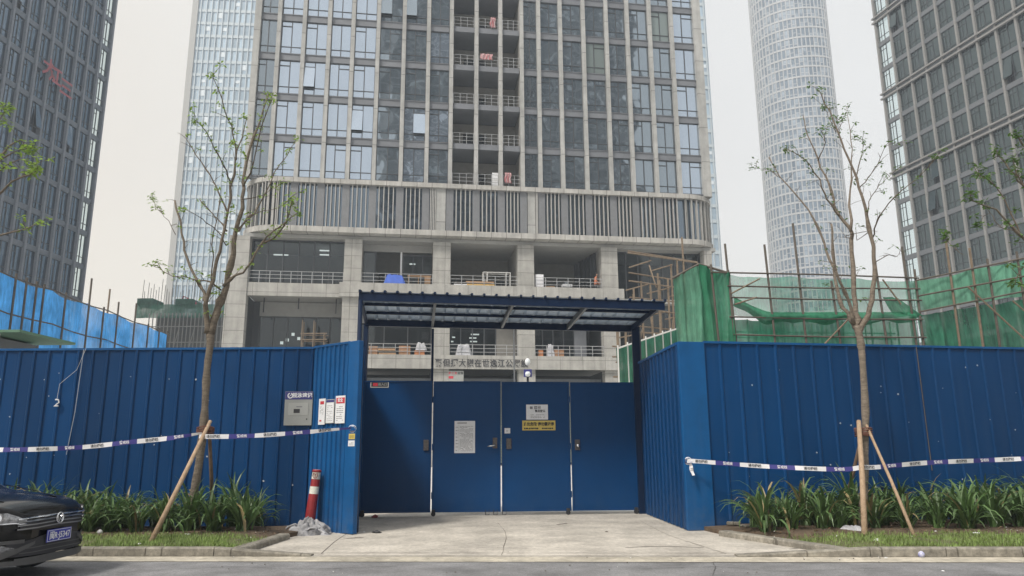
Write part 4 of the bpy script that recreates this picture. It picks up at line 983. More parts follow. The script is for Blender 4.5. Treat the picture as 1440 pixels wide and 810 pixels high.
while 2+k*cfh+cfh < HC:
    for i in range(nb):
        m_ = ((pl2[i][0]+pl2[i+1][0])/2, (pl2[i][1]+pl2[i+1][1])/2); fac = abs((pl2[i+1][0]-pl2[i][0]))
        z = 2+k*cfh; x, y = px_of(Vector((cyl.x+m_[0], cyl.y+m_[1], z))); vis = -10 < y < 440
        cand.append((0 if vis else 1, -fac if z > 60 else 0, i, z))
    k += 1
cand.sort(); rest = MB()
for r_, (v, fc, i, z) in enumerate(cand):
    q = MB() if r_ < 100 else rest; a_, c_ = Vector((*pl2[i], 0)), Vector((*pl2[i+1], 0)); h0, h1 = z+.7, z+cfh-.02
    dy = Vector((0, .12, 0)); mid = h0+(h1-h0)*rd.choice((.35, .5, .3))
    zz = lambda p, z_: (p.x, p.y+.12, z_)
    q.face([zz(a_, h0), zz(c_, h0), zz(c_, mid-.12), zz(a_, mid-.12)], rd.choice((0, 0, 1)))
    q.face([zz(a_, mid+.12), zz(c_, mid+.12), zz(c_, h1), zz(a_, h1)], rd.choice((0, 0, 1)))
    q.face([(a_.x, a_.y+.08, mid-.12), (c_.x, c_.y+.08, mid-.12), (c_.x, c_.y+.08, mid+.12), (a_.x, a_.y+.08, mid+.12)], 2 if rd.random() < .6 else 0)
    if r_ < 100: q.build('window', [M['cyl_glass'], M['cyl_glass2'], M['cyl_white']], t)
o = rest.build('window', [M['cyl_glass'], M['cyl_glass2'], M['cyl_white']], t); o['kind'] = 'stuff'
# block across the road, mirrored in the tower glass
def mirror_block(x0, x1, y, H, label, seed):
    t = thing('apartment_block', label, 'building', (x0, y, 0), 0); L = x1-x0
    bb('core', M['rb_wall'], [(0, L, -20, 0, 0, H)], t)
    rd = random.Random(seed); q = MB(); q2 = MB(); z = 4
    while z < H-3:
        x = 1.0
        while x < L-2:
            q.box(x, x+1.9, 0.0, .04, z, z+2.0, rd.choice((0, 0, 0, 1, 2))); x += 2.9
        q2.box(-.3, L+.3, 0, .5, z-1.0, z-.55); z += 3.4
    o = q.build('window', [M['inner'], M['rb_lit'], M['rb_wall']], t); o['kind'] = 'stuff'; q2.build('floor_ledge', M['rb_ledge'], t)
    q3 = MB(); x = 0
    while x < L: q3.box(x-.25, x+.25, .0, .55, 0, H); x += 8.7
    q3.build('pier', M['rb_ledge'], t)
mirror_block(3, 40, -62, 128, 'dark high-rise across the road, mirrored in the middle of the tower glass', 1)
mirror_block(44, 78, -70, 150, 'dark high-rise across the road, mirrored in the right part of the tower glass', 2)

# ================================================================== building under construction, far left
D = 95; A0 = Yp(190, 440, D); t = thing('building_shell', 'hazy scaffolded building shell with green netting, between the blue netting and the left tree', 'building', (A0.x, D, 0), 0)
fr = Frame((A0.x, D), 0); xw = fr.u(345, 450); zt = fr.z(250, 443); zn0, zn1 = fr.z(250, 447), fr.z(250, 428)
bb('core', M['shell'], [(2.5, xw, 1, 14, 0, zt)], t)
q = MB(); rd = random.Random(2)
for i in range(26): x = 2+(xw-2)*i/25; q.tube([(x, -.2, 0), (x, -.2, zt+.2)], .07, 4)
for i in range(9): z = zt*i/9+.5; q.tube([(2, -.25, z), (xw, -.25, z)], .06, 4)
for i in range(6): x = 3+i*2; q.tube([(x, -.3, 2), (x+3, -.3, zt-2)], .06, 4)
q.build('scaffold_pole', M['cw_edge'], t)
q = MB(); q.grid([[(x/20*(xw), .12*math.sin(x*1.9), z) for z in (zn0, (zn0+zn1)/2, zn1)] for x in range(21)]); q.build('safety_net', M['greennet_far'], t)
bb('net_block', M['greennet_far'], [(.2, 2.2, -.2, 3, zn1, zn1+.8), (5.2, 7.4, -.2, 3, zn1, zn1+.7)], t)
q = MB()
for i in range(34): x = .3+i*.30*xw/12; q.tube([(x, .8, zn1-1), (x+rd.uniform(-.1, .1), .8, zn1+rd.uniform(1.8, 3.6))], .035, 4)
q.build('rebar', M['pole'], t)
t = thing('crane_hoist', 'small pinkish-red hoist on top of the scaffolded shell', 'hoist', (A0.x+fr.u(254, 430), D+1, zn1), 0); q = MB(); q.tube([(-.5, 0, 0), (-.2, 0, 1.3), (.4, 0, 1.0), (.1, 0, 0)], .12, 5); q.build('jib', M['redink'], t); bb('motor', M['redink'], [(.6, 1.6, -.2, .2, 0, .5)], t)

# ================================================================== blue netted scaffold
S0, S1 = G(-60, 358, 6.4), G(237, 469, 6.4); SF = Frame((S0.x, S0.y), math.atan2(S1.y-S0.y, S1.x-S0.x)); SL = (S1-S0).length
t = thing('scaffold', 'scaffold wrapped in bright blue netting above the left fence', 'scaffold', (S0.x, S0.y, 0), SF.a)
rows = []
for k in range(13):
    z = 2.9+3.5*k/12; row = []
    for i in range(91):
        u = SL*i/90; sag = .10*abs(math.sin(math.pi*(u/2.2))) if k == 12 else 0
        row.append(SF.w(u, .06*noise.noise(Vector((u*.8, z*1.5, 1)))*2, z-sag))
    rows.append(row)
q = WB(); q.grid(rows); q.build('netting', M['bluenet'], t, smooth=True)
posts = [(14, 380), (30, 380), (45, 388), (56, 390), (88, 398), (122, 388), (144, 408), (164, 423), (189, 425), (209, 455), (225, 465), (237, 467)]
for px, ptop in posts:
    u = SF.u(px, 470, -.12); z = max(6.5, SF.z(px, ptop, -.12)) if px in (122, 164, 189) else 6.45
    q = WB(); q.tube([SF.w(u, -.1, 0), SF.w(u+.03, -.1, 3.3), SF.w(u-.05, -.1, z)], .032, 6); q.build('pole', M['pole'], t)
for px, pt in ((151, 405),):
    u = SF.u(px, 440, .8); q = WB(); q.tube([SF.w(u, .8, 3), SF.w(u, .8, SF.z(px, pt, .8))], .035, 5); q.build('pole', M['bamboo'], t)
for z in (3.4, 4.35, 5.3, 6.35):
    q = WB(); q.tube([SF.w(SL*i/12, -.06, z+.04*math.sin(i*2)) for i in range(13)], .022, 5); q.build('rail', M['pole'], t)
p = Yp(0, 470, 17); t = thing('shed', 'small shed with a green sheet roof showing above the fence at the left edge', 'shed', (p.x-.6, 17, 0), 0)
bb('wall', M['spandrel'], [(-.5, .45, 0, 1.6, 0, p.z-.05)], t); bb('roof', M['greenroof'], [(-.7, 1.25, -.3, 1.9, p.z, p.z+.06)], t); q = MB(); q.tube([(.5, -.1, 0), (.62, -.1, p.z)], .05, 6); q.build('post', M['pale'], t)

# ================================================================== green netted scaffold
def netpanel(fr, ua, ub, za_fn, zb_fn, m, parent, nm, n=80, k=18, amp=.05, seed=0, d=0.0):
    rows = []
    for j in range(k+1):
        row = []
        for i in range(n+1):
            s = i/n; u = ua+(ub-ua)*s; z0, z1 = za_fn(s), zb_fn(s); z = z0+(z1-z0)*j/k; fo = 1-abs(noise.noise(Vector((u*3.1+z*.25*noise.noise(Vector((u*.5, z*.4, seed+2))), z*.30, seed+5))))*2
            row.append(fr.w(u, d+amp*2*noise.noise(Vector((u*2.2+seed, z*.5, seed)))+amp*.6*math.sin(u*9+seed+z*.6)-amp*1.6*fo, z))
        rows.append(row)
    q = WB(); q.grid(rows); return q.build(nm, m, parent, smooth=True)
YS = 17.5
GS = Frame((Yp(947, 440, YS).x, YS), R(1.5))
gt = thing('scaffold', 'scaffold draped with green netting above the right fence', 'scaffold', tuple(GS.w(0, 0, 0)), GS.a)
U = lambda px, py=430, d=0: GS.u(px, py, d); Z = lambda px, py, d=0: GS.z(px, py, d)
zbot = 3.0
# tall folded drape at the corner
netpanel(GS, U(947), U(988), lambda s: zbot, lambda s: Z(947, 393)+(Z(985, 373)-Z(947, 393))*s, M['greennet'], gt, 'netting', n=60, amp=.10, seed=3)
netpanel(GS, U(984), U(1028), lambda s: zbot, lambda s: Z(985, 373)+(Z(1028, 386)-Z(985, 373))*s, M['greennet_deep'], gt, 'netting', n=60, amp=.12, seed=8, d=.05)
netpanel(GS, U(1025), U(1292), lambda s: Z(1100, 442)-.18*math.sin(s*math.pi), lambda s: Z(1030+s*260, 385+8*s)-.05*abs(math.sin(s*9)), M['greennet_thin'], gt, 'netting', n=60, amp=.03, seed=2, d=.1)
netpanel(GS, U(1025), U(1292), lambda s: zbot, lambda s: Z(1100, 447)-.05*math.sin(s*math.pi), M['greennet_mid'], gt, 'netting', n=120, amp=.05, seed=5, d=.25)
# sagging swag of doubled net
q = WB(); rows = []
for i in range(61):
    s = i/60; u = U(1030)+(U(1282)-U(1030))*s; zc = Z(1150, 443)+.42*max(0, (1-s/.22))**1.5*1.0; row = []
    for j in range(9):
        tt = j/8; row.append(GS.w(u, -.05-.12*math.sin(tt*math.pi)+.03*noise.noise(Vector((s*20, tt*3, 0))), zc+.06-(.26+.12*noise.noise(Vector((s*9, 0, 4))))*tt))
    rows.append(row)
q.grid(rows)
rows = []
for i in range(13):
    s = i/12; a_ = GS.w(U(1240)+(U(1262)-U(1240))*s, -.08+.05*math.sin(s*9), Z(1240, 418)+(Z(1262, 420)-Z(1240, 418))*s); c_ = GS.w(U(1258)+(U(1291)-U(1258))*s, -.1+.06*math.sin(s*11), Z(1270, 446)); rows.append([a_.lerp(c_, k/8)+Vector((0, 0, -.12*math.sin(math.pi*k/8)*(1-s))) for k in range(9)])
q.build('net_swag', M['greennet_deep'], gt, smooth=True); q = WB(); q.grid(rows); q.build('net_swag', M['greennet_deep'], gt, smooth=True)
GE = Frame(tuple(GS.w(U(1290), 0, 0))[:2], R(-14))
U2 = lambda px, py=430: GE.u(px, py); Z2 = lambda px, py: GE.z(px, py)
netpanel(GE, 0, U2(1500), lambda s: Z2(1350, 435)+.35*s, lambda s: Z2(1292, 394)+(Z2(1440, 364)-Z2(1292, 394))*s*1.38-.08*abs(math.sin(s*7)), M['greennet'], gt, 'netting', n=130, amp=.07, seed=11)
netpanel(GE, 0, U2(1500), lambda s: zbot, lambda s: Z2(1350, 440)+.35*s, M['greennet_low'], gt, 'netting', n=130, amp=.08, seed=14, d=.15)
for px, pt in ((1026, 343), (1082, 344), (1125, 314), (1172, 395), (1236, 350), (1277, 347), (1028, 380), (1004, 372)):
    q = WB(); u = U(px); q.tube([GS.w(u+.05, -.12, 0), GS.w(u+.02, -.12, 4), GS.w(u-.05, -.12, Z(px, pt, -.12))], .027, 6); q.build('pole', M['pole'], gt)
for px in (1070, 1115, 1155, 1185, 1225, 1262): 
    q = WB(); u = U(px, 460, 1.3); q.tube([GS.w(u, 1.3, 0), GS.w(u, 1.3, Z(px, 446, 1.3))], .024, 5); q.build('pole', M['pole'], gt)
for py, p0, p1 in ((385, 1000, 1292), (404, 1022, 1292), (420, 1026, 1292), (447, 1022, 1290), (472, 1026, 1292)):
    q = WB(); q.tube([GS.w(U(p0), -.15, Z(1026, py)), GS.w(U(1150), -.15, Z(1150, py+3)), GS.w(U(p1), -.15, Z(p1, py+(8 if py < 400 else 4)))], .021, 5); q.build('rail', M['pole'], gt)
for px in (1050, 1100, 1140, 1160, 1200, 1215, 1250):
    q = WB(); u = U(px, 460, .9); q.tube([GS.w(u, .9, 0), GS.w(u+.03, .9, Z(px, 449+px % 7, .9))], .018, 5); q.build('pole', M['bamboo'], gt)
for py in (458, 466, 482):
    q = WB(); q.tube([GS.w(U(1028), .95, Z(1028, py)), GS.w(U(1285), .95, Z(1285, py+3))], .02, 5); q.build('rail', M['pole'], gt)
for (a, b_, c, d_) in ((1026, 415, 1068, 394), (1030, 430, 1062, 420), (1143, 492, 1190, 447), (1240, 395, 1262, 430)):
    q = WB(); q.tube([GS.w(U(a), -.17, Z(a, b_)), GS.w(U(c), -.17, Z(c, d_))], .02, 5); q.build('brace', M['bamboo'], gt)
q = WB(); q.tube([GS.w(U(946), -.1, Z(946, 393)), GS.w(U(985), -.1, Z(985, 373))], .035, 5); q.tube([GS.w(U(985), -.1, Z(985, 373)), GS.w(U(1028), -.1, Z(1028, 386))], .03, 5); q.build('rail', M['pole'], gt)
for px, pt in ((1290, 380), (1340, 340), (1372, 350), (1395, 365), (1438, 355)):
    q = WB(); u = U2(px); q.tube([GE.w(u, -.12, 0), GE.w(u, -.12, Z2(px, pt))], .028, 6); q.build('pole', M['pole'] if px not in (1340, 1372) else M['bamboo'], gt)
for py0, py1 in ((396, 366), (440, 412), (418, 392)):
    q = WB(); q.tube([GE.w(0, -.16, Z2(1292, py0)), GE.w(U2(1500), -.16, Z2(1500, py1-12))], .022, 5); q.build('rail', M['pole'], gt)
q = WB(); q.tube([GE.w(U2(1360), -.2, Z2(1360, 405)), GE.w(U2(1428), -.2, Z2(1428, 478))], .02, 5); q.tube([GE.w(U2(1420), -.2, Z2(1420, 425)), GE.w(U2(1450), -.2, Z2(1450, 455))], .02, 5); q.build('brace', M['bamboo'], gt)
# bamboo scaffold between canopy and green netting
DB = 34; BF = Frame((Yp(890, 440, DB).x, DB), R(35)); t = thing('bamboo_scaffold', 'open bamboo scaffold between the canopy and the green netting', 'scaffold', tuple(BF.w(0, 0, 0)), BF.a); q = WB(); rd = random.Random(4)
for L_ in (0, 1.1):
    for px, pt in ((868, 450), (880, 440), (893, 405), (905, 396), (918, 400), (928, 385), (940, 392), (946, 372), (955, 365), (966, 335)):
        u = BF.u(px, 440, L_); q.tube([BF.w(u, L_, 0), BF.w(u+rd.uniform(-.1, .1), L_, BF.z(px, pt+L_*8, L_))], .05, 5)
q.build('upright', M['bamboo'], t); q = WB()
for z in range(11):
    zz = 4.8+z*.62; L_ = 0 if z % 2 else 1.1; u0, u1 = BF.u(866 if zz < 7 else 893, 440, L_), BF.u(985, 440, L_)
    q.tube([BF.w(u0-.3, L_, zz+rd.uniform(-.25, .1)), BF.w(u1, L_, zz+rd.uniform(-.1, .3))], .04, 5)
for i in range(9):
    u = BF.u(878+i*9, 440, .5); zz = rd.uniform(5, 9); q.tube([BF.w(u, 0, zz), BF.w(u+rd.uniform(.5, 1.6), 1.1, zz+rd.uniform(1, 2))], .035, 5)
for i in range(14):
    u = BF.u(880+i*6, 440, .5); zz = 5.4+(i % 5)*1.2; q.tube([BF.w(u, -.2, zz), BF.w(u+.1, 1.4, zz)], .035, 5)
q.build('crossbar', M['bamboo'], t)
# green net barrier below it
NB = Frame((Yp(866, 500, 27).x, 27), R(50)); t = thing('net_barrier', 'low green net barrier with pale rods right of the canopy post', 'barrier', tuple(NB.w(0, 0, 0)), NB.a)
ue = NB.u(952, 480); netpanel(NB, 0, ue, lambda s: 1.5, lambda s: NB.z(867, 490)+(NB.z(952, 462)-NB.z(867, 490))*s, M['greennet_low'], t, 'netting', n=60, amp=.04, seed=9)
for i in range(8): q = WB(); u = ue*i/7; q.tube([NB.w(u, -.1, 0), NB.w(u, -.1, NB.z(867, 490)+(NB.z(952, 462)-NB.z(867, 490))*i/7+.1)], .03, 5); q.build('rod', M['pale'], t)
for f_ in (0, .5, 1.0):
    q = WB(); q.tube([NB.w(0, -.12, 1.6+(NB.z(867, 490)-1.6)*f_), NB.w(ue, -.12, 1.6+(NB.z(952, 462)-1.6)*f_)], .035, 5); q.build('rail', M['pale'], t)

# ================================================================== street lamp behind the gate
p = Yp(742, 515, 24); t = thing('street_lamp', 'small lamp post with a white globe and a camera box above the gate', 'lamp', (p.x, 24, 0), 0)
zl = p.z+.03; q = MB(); q.tube([(0, 0, 0), (0, 0, zl-.3)], .035, 8); q.build('pole', M['ink'], t, smooth=True)
q = MB(); q.lathe([(.02, zl-.0), (.06, zl+.02), (.09, zl+.09), (.08, zl+.17), (.04, zl+.22), (.0, zl+.23)], n=16); q.build('lamp_globe', M['globe'], t, smooth=True)
bb('camera_box', M['purple'], [(-.13, .13, -.1, .08, zl-.38, zl-.14)], t); q = MB(); q.lathe([(.0, zl-.38), (.07, zl-.36), (.09, zl-.28), (.06, zl-.22)], c=(0, -.12), n=12); q.build('camera_dome', M['globe'], t, smooth=True)

# ================================================================== trees
def chain(pxs, Y0, Y1):
    n = len(pxs); return [Yp(x, y, Y0+(Y1-Y0)*i/(n-1)) for i, (x, y) in enumerate(pxs)]
def smoothc(P, k=3):
    out = []
    for i in range(len(P)-1):
        p0, p1, p2, p3 = P[max(i-1, 0)], P[i], P[i+1], P[min(i+2, len(P)-1)]
        for j in range(k):
            t_ = j/k; out.append(.5*((2*p1)+(p2-p0)*t_+(2*p0-5*p1+4*p2-p3)*t_*t_+(3*p1-p0-3*p2+p3)*t_**3))
    return out+[P[-1]]
def leaf_cluster(q, c, n, size, rd, spread):
    for _ in range(n):
        o = Vector((rd.gauss(0, spread), rd.gauss(0, spread), rd.gauss(0, spread*.7))); a = rd.uniform(0, 6.28); el = rd.uniform(-.6, .7); d = Vector((math.cos(a)*math.cos(el), math.sin(a)*math.cos(el), math.sin(el)))
        s = d.cross(Vector((0, 0, 1))).normalized(); s = (s+Vector((0, 0, rd.uniform(-.6, .6)))).normalized(); L = size*rd.uniform(.6, 1.3); w_ = L*.24; p = c+o; m_ = p+d*L*.5-Vector((0, 0, L*.05))
        b0 = len(q.v); q.v += [tuple(x) for x in (p, m_+s*w_, p+d*L-Vector((0, 0, L*.2)), m_-s*w_, m_-Vector((0, 0, w_*.5)))]
        for f in ((0, 1, 4), (1, 2, 4), (2, 3, 4), (3, 0, 4)): q.f.append(tuple(b0+i for i in f)); q.m.append(0)
def tree(label, trunk, branches, Y, base, lm, bark, seed, leaf_n=1.0, size=.075):
    rd = random.Random(seed); t = thing('tree', label, 'tree', tuple(base))
    q = WB(); P = [Vector(base)]+[Yp(x, y, Y) for x, y, r in trunk]; rr = [trunk[0][2]*1.15]+[r for _, _, r in trunk]
    S = smoothc(P, 4); RR = []
    for i in range(len(S)):
        f = i/(len(S)-1)*(len(rr)-1); k = min(int(f), len(rr)-2); RR.append((rr[k]+(rr[k+1]-rr[k])*(f-k))*.76*(1+.05*math.sin(i*2.3)+(.22 if rd.random() < .14 else 0)))
    q.tube(S, RR, 12); q.build('trunk', bark, t, smooth=True)
    lq = WB(); tq = WB(); tm = len(lq.v)
    for (pxs, r0, r1, dy, lc) in branches:
        C = smoothc(chain(pxs, Y, Y+dy), 3); n = len(C)
        C = [c+Vector((rd.gauss(0, .012), rd.gauss(0, .012), 0)) if 0 < i < n-1 else c for i, c in enumerate(C)]
        q = WB(); q.tube(C, [(r0+(r1-r0)*(i/(n-1))**.8)*.86*(1+.12*rd.random()+(.45 if rd.random() < .13 else 0)) for i in range(n)], 7); q.build('branch', bark if r0 > .02 else M['twig'], t, smooth=True)
        # side twigs and leaf tufts, denser towards the tip
        for i in range(2, n):
            f = i/(n-1)
            if rd.random() < .45+.35*f and r0 < .09:
                d = (C[i]-C[i-1]).normalized(); sd_ = Vector((rd.uniform(-1, 1), rd.uniform(-1, 1), rd.uniform(-.2, .9))).normalized(); L = rd.uniform(.06, .28)
                e_ = C[i]+(d*.5+sd_).normalized()*L; tq.tube([C[i], C[i].lerp(e_, .5)+Vector((0, 0, .01)), e_], [.006, .0045, .003], 4)
                if rd.random() < .75*lc*leaf_n*(.4+f): leaf_cluster(lq, e_, rd.randint(4, 10), size, rd, .028)
            if rd.random() < .38*lc*leaf_n*f: leaf_cluster(lq, C[i], rd.randint(3, 8), size, rd, .03)
        if lc > .5: leaf_cluster(lq, C[-1], int(rd.randint(9, 18)*lc), size, rd, .045)
    n0 = len(lq.v); lq.v += tq.v; lq.f += [tuple(i+n0 for i in f) for f in tq.f]; lq.m += [1]*len(tq.f)
    lq.build('crown', [lm, M['twig']], t)
    return t
TY = 13.0
base = Yp(268, 726, TY); base.z = .1
tree('young bare-branched tree with fresh light green leaf tufts, left of the gate', [(272, 700, .095), (280, 650, .087), (287, 590, .08), (291, 520, .076), (296, 480, .085), (293, 462, .075)],
 [([(296, 470), (305, 440), (314, 414), (324, 373), (333, 323), (343, 277), (344, 242), (357, 191), (370, 156), (378, 132)], .085, .01, .5, 1),
  ([(293, 468), (290, 440), (290, 424), (299, 394), (309, 353), (320, 308), (326, 262), (334, 211), (347, 166)], .06, .009, -.4, .7),
  ([(290, 424), (286, 410), (278, 394), (263, 363), (256, 328), (246, 282)], .035, .02, .5, .15),
  ([(332, 225), (330, 200), (321, 166), (309, 130), (299, 107)], .02, .006, -.5, 1),
  ([(326, 262), (318, 240), (309, 222), (291, 186), (273, 168)], .018, .006, -.9, 1.2),
  ([(320, 298), (308, 270), (296, 247), (276, 217), (261, 194)], .02, .006, .3, .3),
  ([(311, 408), (294, 396), (276, 394), (255, 388), (243, 389), (225, 378), (216, 372)], .016, .004, .3, .6),
  ([(314, 402), (330, 388), (347, 379), (367, 343), (395, 318), (418, 300)], .03, .01, -.6, .9),
  ([(367, 343), (385, 335), (402, 313), (411, 282)], .018, .012, -.7, .6),
  ([(336, 325), (348, 306), (362, 293), (387, 242), (405, 215), (417, 196)], .022, .006, .8, 1),
  ([(319, 325), (312, 315), (306, 308), (294, 295), (281, 281)], .016, .009, .5, .2),
  ([(294, 414), (299, 375), (301, 330), (309, 280)], .014, .008, -.3, .3),
  ([(318, 345), (305, 325), (285, 308), (262, 296), (258, 294)], .012, .004, -.8, .9),
  ([(247, 330), (236, 310), (222, 296), (214, 279)], .008, .003, .6, 1.3),
  ([(342, 262), (358, 230), (366, 180), (383, 140)], .018, .005, -.6, 1.2),
  ([(340, 280), (370, 275), (395, 258)], .01, .004, .4, .8),
  ([(335, 322), (360, 300), (392, 292), (412, 275)], .01, .004, -.3, .9)],
 TY, base, M['leaf'], M['bark'], 11, 1.7, .075)
base = Yp(1211, 730, TY+.1); base.z = .1
tree('young pale-barked tree with sparse leaf tufts, in front of the round tower', [(1215, 700, .085), (1216, 640, .078), (1217, 580, .072), (1213, 510, .072), (1210, 480, .078), (1205, 458, .085)],
 [([(1208, 470), (1216, 452), (1224, 434), (1230, 391), (1228, 347), (1220, 307), (1208, 263), (1193, 223), (1176, 184), (1161, 144), (1151, 127)], .065, .007, -.5, .7),
  ([(1205, 462), (1203, 440), (1201, 396), (1198, 337), (1194, 322), (1180, 303), (1173, 290), (1166, 258), (1149, 223), (1136, 189), (1129, 162)], .06, .008, .4, .5),
  ([(1181, 304), (1170, 290), (1159, 273), (1146, 243), (1124, 218), (1102, 210)], .024, .007, -.5, .8),
  ([(1203, 462), (1193, 440), (1183, 426), (1171, 376), (1159, 342), (1144, 307), (1119, 273), (1097, 248), (1082, 221)], .045, .008, .6, .5),
  ([(1200, 455), (1192, 420), (1181, 396), (1171, 357), (1169, 315)], .035, .02, -.6, .15),
  ([(1196, 325), (1196, 268), (1197, 223), (1194, 185), (1191, 149)], .022, .004, .5, .6),
  ([(1228, 340), (1230, 322), (1240, 300), (1257, 278), (1292, 248), (1317, 221)], .018, .005, -.8, .8),
  ([(1220, 300), (1223, 283), (1233, 265), (1245, 253), (1262, 238)], .012, .003, .6, .7),
  ([(1208, 266), (1220, 250), (1235, 230), (1245, 206), (1262, 201)], .012, .003, -.5, .7),
  ([(1232, 368), (1248, 359), (1258, 361), (1270, 356)], .010, .003, .4, .3),
  ([(1203, 252), (1210, 225), (1213, 200), (1210, 195)], .01, .003, .5, .9),
  ([(1097, 250), (1082, 240), (1070, 238), (1058, 236)], .006, .002, .3, 1),
  ([(1200, 335), (1190, 332), (1222, 325), (1205, 338)], .008, .006, .2, .1),
  ([(1150, 226), (1160, 200), (1155, 185)], .010, .004, -.4, .9),
  ([(1176, 186), (1165, 165), (1158, 150)], .01, .003, .4, .9),
  ([(1185, 205), (1180, 185), (1186, 165)], .008, .003, -.3, 1.1)],
 TY+.1, base, M['leaf_dark'], M['bark_pale'], 23, 1.3, .068)
# neighbours whose trunks stand outside the frame
base = Vector((-10.5, 12.4, .1))
tree('tree with pale green leafy twigs reaching in from the left edge', [(-130, 640, .10), (-128, 560, .09), (-120, 470, .09)],
 [([(-120, 480), (-100, 400), (-60, 340), (-10, 280), (18, 256), (40, 246), (52, 240)], .05, .006, -.6, 1.2), ([(-110, 430), (-70, 330), (-30, 240), (5, 215), (28, 196), (42, 214)], .05, .006, .3, 1.6),
  ([(-100, 420), (-60, 380), (-10, 338), (10, 328), (35, 322), (58, 312)], .04, .005, -.4, 1.0), ([(-90, 380), (-50, 270), (-20, 190), (2, 165), (12, 150)], .04, .005, .6, 1.4),
  ([(-30, 260), (-5, 230), (20, 214), (45, 208)], .02, .005, .2, 1.6), ([(-20, 250), (5, 238), (28, 224), (48, 232)], .02, .005, -.2, 1.5), ([(-110, 430), (-140, 330), (-150, 220)], .05, .01, .2, 1)],
 12.4, base, M['leaf'], M['bark'], 31, 1.9, .095)
base = Vector((10.4, 12.6, .1))
tree('tree with dark leafy boughs reaching in from the right edge', [(1570, 650, .10), (1565, 560, .09), (1560, 470, .09)],
 [([(1560, 480), (1530, 430), (1490, 385), (1455, 350), (1428, 325), (1400, 295), (1372, 285), (1364, 272)], .05, .007, -.5, 1.1), ([(1555, 450), (1510, 350), (1470, 290), (1440, 262), (1420, 238), (1402, 214)], .05, .007, .4, 1.7),
  ([(1550, 420), (1500, 300), (1460, 230), (1440, 205), (1428, 188)], .05, .006, -.2, 1.8), ([(1450, 345), (1430, 318), (1400, 262), (1380, 248), (1374, 243)], .02, .005, .3, 1.3), ([(1440, 262), (1430, 245), (1425, 225)], .02, .005, .1, 1.9),
  ([(1480, 385), (1450, 372), (1435, 380), (1428, 400)], .02, .005, -.3, 1.3), ([(1355, 358), (1340, 346), (1330, 330)], .006, .003, .2, 1.2), ([(1562, 440), (1590, 340), (1600, 240)], .05, .01, .3, 1), ([(1428, 325), (1405, 318), (1390, 300), (1374, 318)], .01, .004, .3, 1.1)],
 12.6, base, M['leaf_dark'], M['bark'], 37, 2.1, .09)
# stake supports
def support(label, stakes, tie, Y):
    p0 = Yp(*tie, Y); t = thing('tree_support', label, 'tree support', (p0.x, p0.y, .1))
    for (a, b_, Yb, m, r) in stakes:
        pa = Yp(*a, Y-.10 if Yb < Y else Y+.10); pb = Yp(*b_, Yb) if not isinstance(b_, float) else None; pb.z = .08
        C = [pa+(pa-pb).normalized()*.12, pa.lerp(pb, .5)+Vector((.01, 0, .01)), pb]; q = WB(); q.tube(C, [r*.85, r, r*1.08], 8); q.build('stake', m, t, smooth=True)
    q = WB()
    for k in range(5):
        P = []
        for i in range(13):
            a = 2*math.pi*i/12; P.append(p0+Vector((.14*math.cos(a), .14*math.sin(a), -.08+k*.03+.012*math.sin(a*2+k))))
        q.tube(P, .012, 5)
    q.build('binding', M['rope'], t, smooth=True)
def gb(px, py): p = G(px, py, .1); return (px, py), p.y
def st(a, b_, m, r, Yb=None): return (a, b_, (G(b_[0], b_[1], .1).y if Yb is None else Yb), m, r)
support('three wooden stakes propping the left tree, one long pale stake leaning forward', [st((292, 600), (210, 765), M['wood'], .036), st((289, 602), (262, 690), M['wood_dark'], .03, 13.9), st((294, 602), (303, 690), M['wood_dark'], .034, 13.9)], (289, 604), TY)
support('three wooden stakes propping the right tree, one pale stake upright before the trunk', [st((1208, 600), (1216, 756), M['wood'], .045), st((1214, 604), (1177, 690), M['wood_dark'], .032, 14.0), st((1221, 604), (1288, 758), M['wood'], .026)], (1214, 606), TY+.1)

# ================================================================== strap-leaved plants
def clump(name, seed, nl, h):
    rd = random.Random(seed); q = MB(); nl = int(nl)
    for i in range(nl):
        a = rd.uniform(0, 6.28); L = h*rd.uniform(.65, 1.25); lean = rd.uniform(.3, 1.6)*(.45+.8*(i/nl)); wd = rd.uniform(.018, .038); droop = rd.uniform(.7, 2.3)
        p = Vector((rd.gauss(0, .05), rd.gauss(0, .05), -.02)); th = lean*.35; d = Vector((math.cos(a), math.sin(a), 0)); s = Vector((-d.y, d.x, 0)); tw = rd.uniform(-.4, .4)
        rows = []; n = 7
        for k in range(n+1):
            f = k/n; w_ = wd*(.55+1.2*f if f < .3 else 1.0-.9*((f-.3)/.7)**2); w_ = max(w_, .002)
            sv = (s*math.cos(tw*f)+Vector((0, 0, 1))*math.sin(tw*f))
            up = Vector((0, 0, 1))*math.sin(th)*.0
            rows.append([p-sv*w_+Vector((0, 0, w_*.35)), p, p+sv*w_+Vector((0, 0, w_*.35))])
            p = p+(d*math.sin(th)+Vector((0, 0, 1))*math.cos(th))*(L/n); th += (lean*.25+droop*f*f*.9)*.55
            if rd.random() < .02 and k > 3: th += .9
        q.grid(rows, m=1 if rd.random() < .06 else 0)
    return q
variants = []
for i in range(7):
    t = thing('strap_leaf_plant', 'x', 'plant', (0, 0, 0)); clump('foliage', 50+i, 46 if i < 5 else 38, .92 if i < 5 else .76).build('foliage', [M['strap'], M['deadstrap']], t)
    q = MB(); q.lathe([(.05, -.03), (.07, .03), (.045, .10), (.03, .14)], n=8); q.build('stem_base', M['strap'], t); variants.append(t)
used = set(); rp = random.Random(12)
